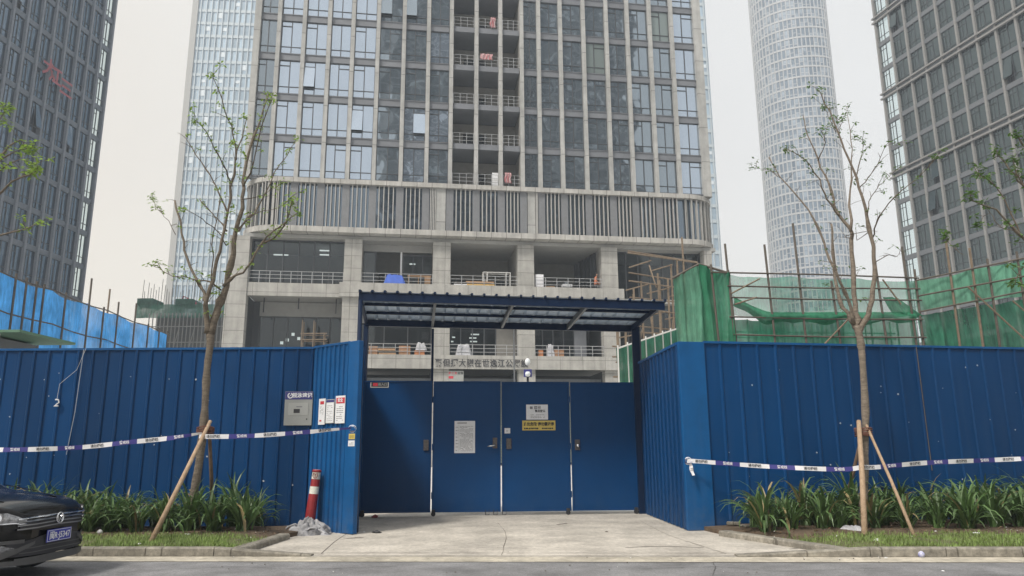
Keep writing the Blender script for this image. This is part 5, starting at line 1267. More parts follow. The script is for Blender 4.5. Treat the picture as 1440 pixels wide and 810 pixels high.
def plant(x, y, z, lab, grp, s=1.0):
    k = rp.randrange(len(variants))
    if k not in used: used.add(k); o = variants[k]; o.location = (x, y, z); o.rotation_euler = (0, 0, rp.uniform(0, 6.28)); o['label'] = lab; o.scale = (s,)*3
    else: o = dup(variants[k], (x, y, z), rp.uniform(0, 6.28), lab, (s, s, s*rp.uniform(.9, 1.08)))
    o['group'] = grp
ORD = 'first second third fourth fifth sixth seventh eighth ninth tenth eleventh twelfth thirteenth fourteenth fifteenth sixteenth seventeenth eighteenth nineteenth twentieth'.split()
for row, (yy, dx) in enumerate(((12.9, .47), (13.4, .45), (13.9, .47))):
    x = -10.6; ct = 0
    while x < -4.2+(-.12*row if row else -.1):
        lab = ORD[min(19, ct)]+' strap-leaved plant from the left, in the %s of the left bed' % ('front row', 'middle row', 'back row')[row]; ct += 1
        if True: plant(x+rp.uniform(-.09, .09), yy+rp.uniform(-.1, .1), .12, lab, 'strap-leaved plants in the left bed', rp.uniform(.68, 1.02))
        x += dx*rp.uniform(.85, 1.15)
for row, (yy, dx) in enumerate(((12.75, .46), (13.25, .44), (13.8, .46))):
    x = 4.15+(.25 if row == 2 else 0); ct = 0
    while x < 10.6:
        lab = ORD[min(19, ct)]+' strap-leaved plant from the left, in the %s of the right bed' % ('front row', 'middle row', 'back row')[row]; ct += 1
        y = yy+rp.uniform(-.1, .1)+(x-4)*.10*(row*.5); 
        plant(x+rp.uniform(-.09, .09), y, .12, lab, 'strap-leaved plants in the right bed', rp.uniform(.70, 1.06)); x += dx*rp.uniform(.85, 1.15)

# ================================================================== barrier tape
def tape(name, label, pts, w_=.078, seed=0, first=0, segs=(.50, .42), text=True, lift=0):
    C = smoothc(pts, 8); t = thing(name, label, 'tape', tuple(pts[0])); L = [0]
    for i in range(len(C)-1): L.append(L[-1]+(C[i+1]-C[i]).length)
    qs = [MB(), MB()]; pos = 0; k = first
    def P(d):
        d = max(0, min(L[-1], d)); i = max(j for j in range(len(L)) if L[j] <= d+1e-9); i = min(i, len(C)-2); f = (d-L[i])/max(1e-6, L[i+1]-L[i]); return C[i].lerp(C[i+1], f)
    o0 = Vector(pts[0]); nl = 0
    while pos < L[-1]-1e-6:
        e = min(L[-1], pos+segs[k % 2]); n = max(2, int((e-pos)/.06)); rows = []
        for i in range(n+1):
            d = pos+(e-pos)*i/n; c = P(d)-o0; tw = .5*noise.noise(Vector((d*.9, seed, 0))); wd = w_*(1-.15*abs(noise.noise(Vector((d*1.7, seed, 5)))))
            pinch = 1.0
            if lift and d > L[-1]-lift: pinch = .45+.55*(L[-1]-d)/lift; tw += 1.1*(1-pinch)
            u = Vector((0, -math.sin(tw), math.cos(tw)))*wd/2*pinch; rows.append([c-u, c+u])
        q = MB(); q.grid(rows); q.build('purple_section' if k % 2 else 'white_section', M['purple_tape'] if k % 2 else M['tape_w'], t)
        if text and e-pos > .3:
            m_ = P((pos+e)/2)-o0; dd = P((pos+e)/2+.1)-P((pos+e)/2-.1); tilt = math.atan2(dd.z, math.hypot(dd.x, dd.y)); rz_ = math.atan2(dd.y, dd.x)
            off = Vector((math.sin(rz_), -math.cos(rz_), 0))*.012
            tx = txt('警戒线' if k % 2 else '请勿跨越', .055, M['tape_w'] if k % 2 else M['ink'], t, tuple(m_+off), rz=rz_, tilt=tilt, bold=.02)
        pos = e; k += 1
    return t
off = Vector((0, -.13, 0))
tape('barrier_tape', 'white and purple barrier tape sagging from the left edge to the left tree', [Yp(-140, 626, 12.9), Yp(-60, 631, 12.8)]+[Yp(x, y, 12.8) for x, y in ((0, 632.5), (60, 631.5), (120, 628.5), (180, 622), (240, 616), (284, 609))], seed=1, lift=.5, first=1)
tape('barrier_tape', 'white and purple barrier tape from the left tree to the fence wing post', [Yp(280, 613, 12.82), Yp(296, 614, 12.80), Yp(350, 613, 12.95), Yp(420, 608.5, 13.15), Yp(470, 604, 13.3), Yp(494, 602, 13.36)], seed=2, lift=.7)
tape('barrier_tape', 'white and purple barrier tape from the right fence corner past the right tree', [Yp(966, 648, 13.62), Yp(985, 649, 13.6), Yp(1080, 656, 13.4), Yp(1180, 660, 13.0), Yp(1213, 657, 12.86), Yp(1232, 657, 12.9), Yp(1300, 651, 13.1), Yp(1380, 647.5, 13.3), Yp(1440, 645, 13.4), Yp(1560, 640, 13.5)], seed=3)
def knot(name, label, c, seed, tail=.0):
    t = thing(name, label, 'tape', tuple(c)); rd = random.Random(seed)
    for j in range(3):
        q = MB(); rows = []
        for i in range(15):
            a = i/14*5.2+j*2; r = .045+.012*j; p = Vector((r*math.cos(a), -.02-.01*j+.015*math.sin(a*2), r*math.sin(a)*.9)); u = Vector((rd.uniform(-.2, .2), .6, .3*math.sin(a)))*.022; rows.append([p-u, p+u])
        q.grid(rows); q.build('loop', M['tape_w'] if j != 1 else M['purple_tape'], t)
    if tail:
        q = MB(); rows = []
        for i in range(9): f = i/8; rows.append([(.0+.05*f+.012*math.sin(i), -.03, -tail*f), (.055+.05*f, -.03+.02*math.sin(i*1.3), -tail*f+.01)])
        q.grid(rows); q.build('tail', M['tape_w'], t)
knot('tape_knot', 'crumpled white tape knot on the end post of the left fence wing', Yp(496, 603, 13.40), 1)
knot('tape_knot', 'tape knot with a hanging tail on the right fence corner', Yp(967, 648, 13.66), 2, .26)

# ================================================================== signs
def sign(name, label, fr, x0, x1, y0, y1, m, cat='sign', th=.012, d=-.04, frame=None):
    ua, z1 = fr.uz(x0, y0, d-th); ub, z0 = fr.uz(x1, y1, d-th); ua2, _ = fr.uz(x0, y1, d-th); ub2, _ = fr.uz(x1, y0, d-th)
    ua = (ua+ua2)/2; ub = (ub+ub2)/2; w_, h = ub-ua, z1-z0; t = thing(name, label, cat, tuple(fr.w((ua+ub)/2, d, z0)), fr.a)
    bb('panel', m, [(-w_/2, w_/2, -th, 0, 0, h)], t)
    return t, w_, h, th
def block(t, nm, m, x0, x1, z0, z1, th, e=.003): return bb(nm, m, [(x0, x1, -th-e, -th-.0005, z0, z1)], t)
t, w_, h, th = sign('meter_notice', 'grey board with a purple header and a card reader picture, on the left fence', LF, 400, 439, 550.5, 598, M['greyboard'], th=.02, d=-.04)
block(t, 'header', M['purple'], -w_/2+.004, w_/2-.004, h*.76, h-.004, th); txt('视泳速记', h*.15, M['white'], t, (w_*.12, -th-.004, h*.875), bold=.03)
q = MB()
for i in range(24):
    a0_, a1_ = 2*math.pi*i/24, 2*math.pi*(i+1)/24; r0, r1 = h*.055, h*.085; c = (-w_*.31, h*.875)
    if 4 < i < 7: continue
    q.face([(c[0]+r0*math.cos(a0_), -th-.005, c[1]+r0*math.sin(a0_)), (c[0]+r1*math.cos(a0_), -th-.005, c[1]+r1*math.sin(a0_)), (c[0]+r1*math.cos(a1_), -th-.005, c[1]+r1*math.sin(a1_)), (c[0]+r0*math.cos(a1_), -th-.005, c[1]+r0*math.sin(a1_))])
q.face([(-w_*.31-h*.05, -th-.005, h*.845), (-w_*.31-h*.03, -th-.005, h*.845), (-w_*.31+h*.05, -th-.005, h*.90), (-w_*.31+h*.035, -th-.005, h*.915)]); q.build('emblem', M['white'], t)
block(t, 'reader_panel', M['greyboard2'], -w_*.36, w_*.36, h*.30, h*.66, th, .006); block(t, 'reader_slot', M['ink'], -w_*.16, w_*.06, h*.36, h*.48, th, .009); block(t, 'reader_label', M['greyink'], -w_*.07, w_*.14, h*.53, h*.56, th, .009); block(t, 'keyhole', M['ink'], w_*.30, w_*.34, h*.16, h*.20, th, .006)
def lines(t, w_, h, th, z0, z1, n, m, x0=-.4, x1=.4, seed=1, hh=.3):
    rd = random.Random(seed); q = MB(); st_ = (z1-z0)/n
    for i in range(n):
        x = x0*w_; z = z0+st_*i
        while x < x1*w_-.01:
            l = min(rd.uniform(.02, .07), x1*w_-x); 
            if rd.random() < .85: q.box(x, x+l*.8, -th-.0022, -th-.0004, z, z+st_*hh)
            x += l
    q.build('print_line', m, t)
t, w_, h, th = sign('paper_notice', 'narrow white paper with red marks, leftmost of the three papers on the fence wing', LW, 448, 457, 561, 597, M['white'], 'notice', .006, -.04); block(t, 'red_heading', M['redink'], -w_*.28, w_*.3, h*.78, h*.90, th); lines(t, w_, h, th, h*.4, h*.72, 7, M['greyink'], -.3, .3, 2); block(t, 'red_mark', M['redink'], -w_*.3, 0, h*.12, h*.18, th)
t, w_, h, th = sign('paper_notice', 'white paper in a grey sleeve, middle of the three papers on the fence wing', LW, 458, 470, 562, 595, M['greyboard2'], 'notice', .006, -.04); block(t, 'paper', M['white'], -w_*.42, w_*.42, h*.02, h*.86, th, .002); block(t, 'top_strip', M['purple'], -w_*.45, w_*.45, h*.88, h*.97, th); lines(t, w_, h, th+.002, h*.1, h*.8, 9, M['greyink'], -.34, .34, 3, .2)
t, w_, h, th = sign('paper_notice', 'white paper with a red header, rightmost of the three papers on the fence wing', LW, 471.5, 485, 557, 595, M['white'], 'notice', .006, -.04); block(t, 'red_header', M['redink'], -w_*.42, w_*.46, h*.72, h*.93, th); txt('安全', h*.15, M['white'], t, (0, -th-.004, h*.83), bold=.03); lines(t, w_, h, th, h*.1, h*.66, 8, M['greyink'], -.36, .36, 5)
t, w_, h, th = sign('sticker', 'small yellow sticker under the tape knot on the wing post', LW, 490.5, 499, 610, 617.5, M['yellow'], 'sticker', .003, -.047); lines(t, w_, h, th, h*.2, h*.8, 3, M['ink'], -.35, .35, 6)
t, w_, h, th = sign('sticker', 'small white sticker below the yellow one on the wing post', LW, 489.5, 498.5, 619.5, 627.5, M['white'], 'sticker', .003, -.047); lines(t, w_, h, th, h*.2, h*.8, 3, M['greyink'], -.35, .35, 7)
t, w_, h, th = sign('notice', 'printed white notice sheet on the second gate leaf', GT, 639, 668, 592, 637, M['white'], 'notice', .004, -.016); lines(t, w_, h, th, h*.06, h*.86, 22, M['greyink'], -.24, .42, 8, .32); lines(t, w_, h, th, h*.08, h*.9, 8, M['ink'], -.44, -.30, 9, .12); block(t, 'heading', M['greyink'], -w_*.36, w_*.1, h*.92, h*.95, th); q = MB(); q.box(-w_*.29, -w_*.285, -th-.001, -th-.0004, h*.05, h*.9); q.build('rule', M['greyink'], t)
t, w_, h, th = sign('notice', 'small white plate with grey print above the yellow plate on the third gate leaf', GT, 740, 770.5, 569, 590, M['white'], 'notice', .006, -.016); txt('鹏祥', h*.24, M['greyink'], t, (w_*.02, -th-.003, h*.78), bold=.02); txt('售后服务', h*.18, M['ink'], t, (w_*.14, -th-.003, h*.56), bold=.03); lines(t, w_, h, th, h*.12, h*.4, 3, M['greyink'], -.3, .36, 10, .3); block(t, 'logo_mark', M['greyink'], -w_*.33, -w_*.20, h*.70, h*.88, th)
t, w_, h, th = sign('warning_plate', 'yellow plate with dark characters on the third gate leaf', GT, 734.5, 781, 591.5, 605, M['yellow'], 'sign', .008, -.016); txt('此处危险 请勿靠近停', h*.40, M['ink'], t, (0, -th-.003, h*.62), bold=.03, sx=.86); lines(t, w_, h, th, h*.12, h*.30, 1, M['ink'], -.45, .45, 11, .8)
t, w_, h, th = sign('sticker', 'tiny white sticker above the lock plate of the third gate leaf', GT, 709.5, 717.5, 602, 609.5, M['white'], 'sticker', .003, -.016); lines(t, w_, h, th, h*.3, h*.7, 2, M['greyink'], -.2, .2, 12)
t, w_, h, th = sign('name_plate', 'small dark framed plate with red and grey marks high on the first gate leaf', GT, 521, 546.5, 536.5, 545, M['pale'], 'sign', .006, -.016); block(t, 'dark_field', M['ink'], -w_*.46, w_*.46, h*.12, h*.88, th); block(t, 'red_mark', M['redink'], -w_*.36, -w_*.1, h*.25, h*.75, th, .004); txt('出入口', h*.5, M['greyboard'], t, (w_*.17, -th-.005, h*.5), bold=.03)
# cord with a small hook on the left fence
u = LF.u(108, 520, -.05); t = thing('rope', 'thin pale cord with a small white hook hanging on the left fence', 'cord', tuple(LF.w(LF.u(80, 565, -.06), -.06, 0))); q = WB(); P_ = [LF.w(LF.u(x, y, -.06), -.06, LF.z(x, y, -.06)) for x, y in ((121, 490), (108, 520), (84, 540), (80, 562))]; q.tube(P_, .004, 5); q.build('cord', M['pale'], t)
q = WB(); P_ = [LF.w(LF.u(x, y, -.07), -.07, LF.z(x, y, -.07)) for x, y in ((78, 562), (82, 562), (83, 566), (79, 569), (76, 571), (82, 571))]; q.tube(P_, .014, 6); q.build('hook', M['white'], t)

# ================================================================== traffic bollard
p = G(434, 737, .06); p.y = min(p.y, 13.95); p.x = Yp(434, 737, p.y).x; zt_ = Yp(440, 660, p.y).z; Hb = zt_-.02
t = thing('traffic_bollard', 'red and white plastic traffic bollard leaning beside the left fence wing', 'bollard', (p.x, p.y, .02)); t.rotation_euler = (R(-2), R(5), 0)
prof = [(.17, 0), (.17, .03), (.10, .05), (.095, .1), (.085, Hb*.60), (.084, Hb*.605), (.082, Hb*.72), (.081, Hb*.725), (.078, Hb*.84), (.077, Hb*.845), (.076, Hb*.955), (.082, Hb*.96), (.082, Hb*.985), (.07, Hb)]
ms = [0, 0, 0, 0, 0, 1, 1, 0, 0, 1, 0, 0, 0, 0]
q = MB(); q.lathe(prof, n=24, ms=ms+[2]); q.build('bollard_body', [M['red'], M['reflect'], M['white']], t, smooth=True)
q = MB()
for sx in (-1, 1): q.tube([(sx*.02, -.083, Hb*.86), (sx*.045, -.076, Hb*.90), (sx*.03, -.077, Hb*.94), (0, -.083, Hb*.92)], .006, 5)
q.tube([(0, -.085, Hb*.85), (0, -.085, Hb*.93)], .007, 5); q.build('emblem', M['red'], t)

# ================================================================== heap of grey sheeting
c = G(433, 752, 0); t = thing('crumpled_tarpaulin', 'heap of crumpled grey and white sheeting at the foot of the left fence wing', 'tarpaulin', (c.x, c.y, .01)); t.scale = (.95, .9, .72)
def fold_sheet(cx, cy, rx, ry, h, seed, rot, m, frq=2.4):
    q = MB(); n = 44; rows = []; cr, sr = math.cos(rot), math.sin(rot)
    for i in range(n+1):
        row = []
        for j in range(n+1):
            s, v = i/n*2-1, j/n*2-1; r = math.sqrt(s*s+v*v); ed = 1+.22*noise.noise(Vector((s*2, v*2, seed+7)))
            nn = noise.noise(Vector((s*frq, v*frq*.6, seed))); rid = 1-abs(noise.noise(Vector((s*frq*1.6+nn, v*frq*.9, seed+3))))*2.2; rid2 = 1-abs(noise.noise(Vector((s*4.5, v*3.2+nn*2, seed+13))))*2
            rid = math.sin(r*9.5*(frq/2.4)+nn*5+seed+math.atan2(v, s)*1.2)*.6; rid2 = 1-abs(noise.noise(Vector((s*2.8, v*2.2+nn*2, seed+13))))*2; dome = max(0, 1-(max(abs(s), abs(v))*.55+r*.45)**2.2); z = h*dome*(.72+.38*rid)+.05*rid2*min(1, dome*3)+.004
            x, y = s*rx*ed, v*ry*ed; x += .05*nn; row.append((cx+x*cr-y*sr, cy+x*sr+y*cr, max(.004, z)))
        rows.append(row)
    q.grid(rows); return q
fold_sheet(0, 0, .40, .26, .36, 2, .1, None).build('grey_sheet', M['sheet'], t, smooth=True)
fold_sheet(-.13, -.10, .27, .17, .20, 9, -.5, None, 3.2).build('grey_sheet', M['sheet'], t, smooth=True)
fold_sheet(.20, -.06, .22, .16, .22, 21, .6, None, 3.0).build('dark_sheet', M['sheet_dark'], t, smooth=True)
fold_sheet(-.02, .02, .20, .15, .40, 33, .2, None, 3.4).build('pale_sheet', M['sheet'], t, smooth=True)
q = MB()
rd = random.Random(8)
for (x0, y0, x1, y1, z_) in ((-.40, -.16, -.05, -.05, .22), (-.05, -.20, .38, -.16, .14), (-.30, -.14, .05, -.20, .10), (.0, -.05, .42, -.05, .12)):
    P_ = [(x0+(x1-x0)*f+.03*rd.uniform(-1, 1), y0+(y1-y0)*f+.02*rd.uniform(-1, 1), .03+z_*math.sin(math.pi*min(1, f*1.1))) for f in [i/8 for i in range(9)]]; q.tube(P_, [.018+.014*math.sin(i*1.3)**2 for i in range(9)], 7)
q.build('rolled_edge', M['sheet'], t, smooth=True)

# ================================================================== litter and small things
def rock(q, c, s, rd, m=0):
    b0 = len(q.v)
    import itertools
    for d in [(1, 0, 0), (-1, 0, 0), (0, 1, 0), (0, -1, 0), (0, 0, .8), (0, 0, -.5), (.6, .6, .3), (-.6, .5, .4), (.5, -.6, .35), (-.6, -.5, .3)]: q.v.append(tuple(Vector(c)+Vector(d)*s*rd.uniform(.7, 1.2)))
    for f in ((4, 6, 0), (4, 2, 6), (6, 2, 0), (4, 7, 2), (4, 1, 7), (7, 1, 2), (4, 8, 3), (4, 0, 8), (8, 0, 3), (4, 9, 1), (4, 3, 9), (9, 3, 1), (5, 0, 2), (5, 2, 1), (5, 1, 3), (5, 3, 0)): q.f.append(tuple(b0+i for i in f)); q.m.append(m)
def litter(name, label, cat, px, py, z, s, m, kind='rock', group=None, sq=(1, 1, 1)):
    p = G(px, py, z); q = MB(); rd = random.Random(px*7+py)
    if kind == 'rock': rock(q, (0, 0, s*.35), s, rd); o = q.build(name, m)
    elif kind == 'ball': q.lathe([(s*.3, 0), (s*.8, s*.3), (s, s*.9), (s*.85, s*1.4), (s*.4, s*1.8), (0, s*1.9)], n=14); o = q.build(name, m, smooth=True)
    elif kind == 'flat': q = crumple(-s, s, -s*.6, s*.6, .0, s*.35, px, n=7, amp=s*.4); o = q.build(name, m)
    elif kind == 'slab': q.box(-s, s, -s*.55, s*.55, 0, s*.42); o = q.build(name, m, bevel=.008)
    o.location = p; o.rotation_euler = (0, 0, rd.uniform(0, 3)); o.scale = sq; tag(o, label, cat, group); return o
litter('foam_ball', 'round white foam ball on the grass beside the car', 'litter', 140, 752, .12, .045, M['white'], 'ball')
litter('paper_scrap', 'small white paper scrap left of the foam ball', 'litter', 125, 747, .13, .05, M['white'], 'flat')
litter('paper_scrap', 'white paper scrap on the grass under the left plants', 'litter', 195, 749, .13, .05, M['white'], 'flat')
litter('plastic_scrap', 'crumpled white plastic scrap right of the long leaning stake', 'litter', 264, 754, .13, .075, M['white'], 'flat')
litter('paper_scrap', 'dull white leaf-shaped scrap left of the leaning stake near the kerb', 'litter', 196, 765, .13, .035, M['pale'], 'flat')
litter('plastic_bag', 'crumpled clear-white plastic bag on the bed left of the right tree stake', 'litter', 1198, 745, .15, .17, M['sackw'], 'flat')
litter('paper_scrap', 'white scrap on the grass by the right forward stake', 'litter', 1233, 760, .13, .06, M['white'], 'flat')
litter('paper_scrap', 'white crumpled scrap on the right grass verge far right', 'litter', 1373, 751, .14, .07, M['white'], 'flat')
litter('bottle_cap', 'small blue and white cup on the gutter below the right kerb', 'litter', 1296, 784, .0, .045, M['bluecap'], 'ball')
litter('paper_scrap', 'white scrap in the gutter right of the blue cup', 'litter', 1360, 783, .0, .05, M['white'], 'flat')
litter('paper_scrap', 'pale scrap in the gutter left of the blue cup', 'litter', 1246, 785, .0, .035, M['pale'], 'flat')
litter('paper_scrap', 'white speck of paper on the road at the lower right', 'litter', 1326, 803, .0, .02, M['white'], 'flat')
litter('brick', 'pale broken brick at the corner of the right kerb', 'brick', 1032, 738, .12, .12, M['kerb'], 'slab')
litter('brick', 'small grey brick right of the pale one behind the kerb corner', 'brick', 1047, 741, .12, .085, M['kerb'], 'slab')
litter('stone', 'brown stone under the first plant of the right bed', 'stone', 1062, 738, .13, .09, M['stone'], 'rock')
litter('red_cap', 'crushed red object under the first gate leaf', 'litter', 527, 729, .0, .085, M['red'], 'rock', sq=(1.1, .8, .9))
litter('paper_scrap', 'tiny white scrap on the driveway beside the wing post', 'litter', 512, 748, .01, .03, M['white'], 'flat')
litter('stick', 'thin dark twig on the driveway before the first leaf', 'litter', 500, 757, .01, .02, M['pole'], 'rock', sq=(9, 1, .6))
o = litter('shoe', 'small dark shoe on the driveway in front of the first gate leaf', 'shoe', 530, 750, .01, .06, M['ink'], 'rock', sq=(1.7, .8, .8))
litter('metal_plate', 'flat dark iron plate set in the driveway before the third gate leaf', 'plate', 790, 737, .012, .10, M['pole'], 'slab', sq=(1.4, .4, .1))
litter('paper_scrap', 'dark leaf scrap on the driveway left of the right wing', 'litter', 853, 748, .012, .03, M['pole'], 'flat')
litter('paper_scrap', 'white foam crumb in the gutter at the right kerb ramp', 'litter', 1190, 782, .0, .05, M['pale'], 'flat')
q = MB(); rd = random.Random(77)
for i in range(170):
    if rd.random() < .5: x = rd.gauss(1180, 45); y = rd.gauss(779, 4)
    else: x = rd.uniform(300, 1250); y = rd.uniform(728, 806)
    p = G(x, y, .008); rock(q, (p.x, p.y, .006), rd.uniform(.004, .013), rd, rd.choice((0, 1, 0)))
for i in range(130):
    p = lf(rd.uniform(.7, 1), rd.uniform(.2, .9)) if rd.random() < .5 else rf(rd.uniform(0, .3), rd.uniform(.2, .9)); rock(q, (p.x, p.y, p.z), rd.uniform(.006, .022), rd, rd.choice((0, 1)))
o = q.build('grit', [M['pole'], M['pale']]); o['kind'] = 'stuff'; o['label'] = 'scattered grit and small crumbs on the driveway, gutter and beds'
# dead leaves and brown litter on the soil
q = MB()
for i in range(1500):
    p = lf(rd.uniform(.72, 1), rd.uniform(.30, .8)) if rd.random() < .5 else rf(rd.uniform(0, .3), rd.uniform(.28, .8)); leaf_cluster(q, p+Vector((0, 0, .012)), 1, .05, rd, .01)
o = q.build('leaf_litter', M['deadleaf']); o['kind'] = 'stuff'; o['label'] = 'brown dead leaves strewn on the soil of the two beds'
# cracks and joints of the driveway
q = MB()
for path_ in (((500, 742), (470, 762), (452, 778)), ((300, 775), (400, 776), (455, 779))):
    P_ = [G(x, y, .0145) for x, y in path_]
    for i in range(len(P_)-1):
        d = (P_[i+1]-P_[i]).normalized(); s_ = Vector((-d.y, d.x, 0))*.006; q.face([P_[i]-s_, P_[i+1]-s_, P_[i+1]+s_, P_[i]+s_])
o = q.build('pavement_joint', M['pole']); o['kind'] = 'structure'
q = MB()
for (d_, hw) in ((.05, .008), (.33, .006)):
    P_ = [kz(-6.2+12.4*i/60, d_+.012*noise.noise(Vector((i*.7, d_, 0))), .0148) for i in range(61)]
    for i in range(60): s_ = Vector((0, hw*(1+.8*noise.noise(Vector((i*.9, 3, 0)))), 0)); q.face([P_[i]-s_, P_[i+1]-s_, P_[i+1]+s_, P_[i]+s_])
o = q.build('pavement_joint', M['darkjoint']); o['kind'] = 'structure'

def crack(pts, z, w_, m, nm='pavement_crack'):
    q = MB(); P_ = [G(x, y, z) for x, y in pts]; P_ = smoothc(P_, 5); P_ = [p+Vector((.02*noise.noise(p*6), .02*noise.noise(p*7+Vector((3, 1, 0))), 0)) for p in P_]
    for i in range(len(P_)-1):
        d = (P_[i+1]-P_[i]).normalized(); a_ = w_*(.5+abs(noise.noise(P_[i]*3))*1.5); s_ = Vector((-d.y, d.x, 0))*a_; q.face([P_[i]-s_, P_[i+1]-s_, P_[i+1]+s_, P_[i]+s_])
    q.build(nm, m)['kind'] = 'structure'
crack([(700, 735), (712, 752), (705, 780)], .0148, .005, M['darkjoint']); crack([(900, 732), (940, 752), (1020, 778)], .0148, .006, M['darkjoint']); crack([(560, 778), (650, 770), (760, 772), (880, 776)], .0149, .004, M['darkjoint'])
crack([(150, 806), (320, 797), (420, 800), (560, 796)], -.001, .006, M['roadcrack']); crack([(900, 800), (1010, 797), (1100, 803), (1240, 799), (1400, 804)], -.001, .006, M['roadcrack']); crack([(1000, 788), (1006, 798), (1002, 809)], -.001, .004, M['roadcrack'])
crack([(880, 770), (930, 768), (990, 770)], .0150, .02, M['stain']); crack([(760, 740), (775, 739), (800, 740)], .0150, .018, M['stain']); crack([(1110, 772), (1135, 770), (1165, 771)], .0152, .02, M['stain'])
# ================================================================== car
XF = -5.52; YC = 9.32; CA = R(-3.5)
car = thing('parked_car', 'glossy black sport utility car with a blue number plate, parked at the left kerb', 'car', (XF, YC, 0), CA)
# local: x forward = +x, nose at x=0, body extends to x=-4.5; half width .91
def ring(x):
    """cross-section of the body at distance x behind the nose: list of (y, z) from sill to sill over the top"""
    s = -x
    def L(pts):
        for i in range(len(pts)-1):
            if s <= pts[i+1][0]: f = (s-pts[i][0])/(pts[i+1][0]-pts[i][0]); f = max(0, min(1, f)); return pts[i][1]+(pts[i+1][1]-pts[i][1])*f
        return pts[-1][1]
    hw = L([(0, .42), (.06, .60), (.16, .73), (.32, .83), (.55, .89), (.9, .915), (3.8, .915), (4.3, .88), (4.5, .80)])
    zb_ = L([(0, .30), (.15, .24), (.5, .22), (4, .24), (4.5, .35)])
    zs = L([(0, .66), (.06, .74), (.2, .80), (.5, .87), (1.1, .92), (1.5, .98), (4.2, 1.02), (4.5, .95)])
    zt_ = L([(0, .74), (.05, .80), (.14, .865), (.3, .915), (.6, .965), (1.15, 1.015), (1.25, 1.05), (1.55, 1.32), (2.0, 1.58), (2.6, 1.68), (3.4, 1.66), (4.0, 1.52), (4.35, 1.25), (4.5, 1.05)])
    cab = max(0, min(1, (s-1.2)/.7)); wt = hw*(.86-.17*cab)
    return [(-hw*.86, zb_), (-hw*.985, zb_+.10), (-hw, (zb_+zs)/2), (-hw*.985, zs-.08), (-hw*.95, zs), (-wt*(1 if cab == 0 else 1.03), zs+(zt_-zs)*(.62 if cab == 0 else .5)), (-wt*.88, zt_-.035*(1+cab)), (-wt*.45, zt_-.006), (0, zt_),
            (wt*.45, zt_-.006), (wt*.88, zt_-.035*(1+cab)), (wt*(1 if cab == 0 else 1.03), zs+(zt_-zs)*(.62 if cab == 0 else .5)), (hw*.95, zs), (hw*.985, zs-.08), (hw, (zb_+zs)/2), (hw*.985, zb_+.10), (hw*.86, zb_)]
xs_ = [0, -.03, -.07, -.12, -.2, -.3, -.42, -.55, -.7, -.9, -1.1, -1.25, -1.4, -1.55, -1.8, -2.1, -2.5, -3, -3.4, -3.8, -4.1, -4.35, -4.5]
rows = []
for x in xs_: rows.append([(x+(-.0)*abs(y)**2, y, z) for y, z in ring(x)])
q = MB(); q.grid(rows)
q.face([p for p in rows[0]][::-1]); q.face([p for p in rows[-1]])
nj = len(rows[0])
# windows: cabin faces get glass
for fi in range((len(xs_)-1)*(nj-1)):
    i, j = divmod(fi, nj-1); xm = (xs_[i]+xs_[i+1])/2
    if -4.2 < xm < -1.25 and j in (4, 5, 10, 11): q.m[fi] = 1
    if -2.0 < xm < -1.25 and 5 <= j <= 10: q.m[fi] = 1
body = q.build('body', [M['carpaint'], M['carglass']], car, smooth=True); sb_ = body.modifiers.new('s', 'SUBSURF'); sb_.levels = sb_.render_levels = 2
def nose_x(y, z):
    """how far behind the nose the body skin is at this width and height"""
    lo, hi = -.9, .0
    best = -.9
    for k in range(91):
        x = -k*.01; r = ring(x); hw = max(a for a, _ in r); zt_ = r[8][1]
        if abs(y) <= hw*.985 and z <= zt_-.01+(-.05 if abs(y) > hw*.6 else 0): return x
    return best
def skin_strip(name, m, ys, z0f, z1f, out=.015, n=16, parent=car, th=.0):
    q = MB(); rows = []
    for i in range(n+1):
        y = ys[0]+(ys[1]-ys[0])*i/n; row = []
        for k in range(4): z = z0f(y)+(z1f(y)-z0f(y))*k/3; row.append((nose_x(y, z)+out, y, z))
        rows.append(row)
    q.grid(rows); o = q.build(name, m, parent, smooth=True); return o
# grille with chrome bars
gr_ = skin_strip('grille', M['ink'], (-.56, .56), lambda y: .60, lambda y: .755-abs(y)*.05, .012)
for k, zc_ in enumerate((.625, .665, .705, .74)):
    skin_strip('grille_bar', M['silver'] if k in (3,) else M['darkchrome'], (-.60, .60), lambda y: zc_-.007-abs(y)*.02, lambda y: zc_+.007-abs(y)*.02, .030)
skin_strip('lower_grille', M['ink'], (-.66, .66), lambda y: .30+abs(y)*.03, lambda y: .55-abs(y)*.14, .014, n=24)
for zc_ in (.35, .40): skin_strip('grille_bar', M['plastic'], (-.55, .55), lambda y: zc_-.006, lambda y: zc_+.006, .026)
for sg in (-1, 1): skin_strip('bumper_trim', M['plastic'], (sg*.38, sg*.80), lambda y: .44-(abs(y)-.38)*.42, lambda y: .475-(abs(y)-.38)*.30, .032, n=14)
skin_strip('bumper_trim', M['plastic'], (-.80, .80), lambda y: .215+abs(y)**3*.05, lambda y: .275+abs(y)**3*.02, .03, n=24)
skin_strip('bumper_trim', M['plastic'], (-.60, .60), lambda y: .275, lambda y: .30, .034, n=24)
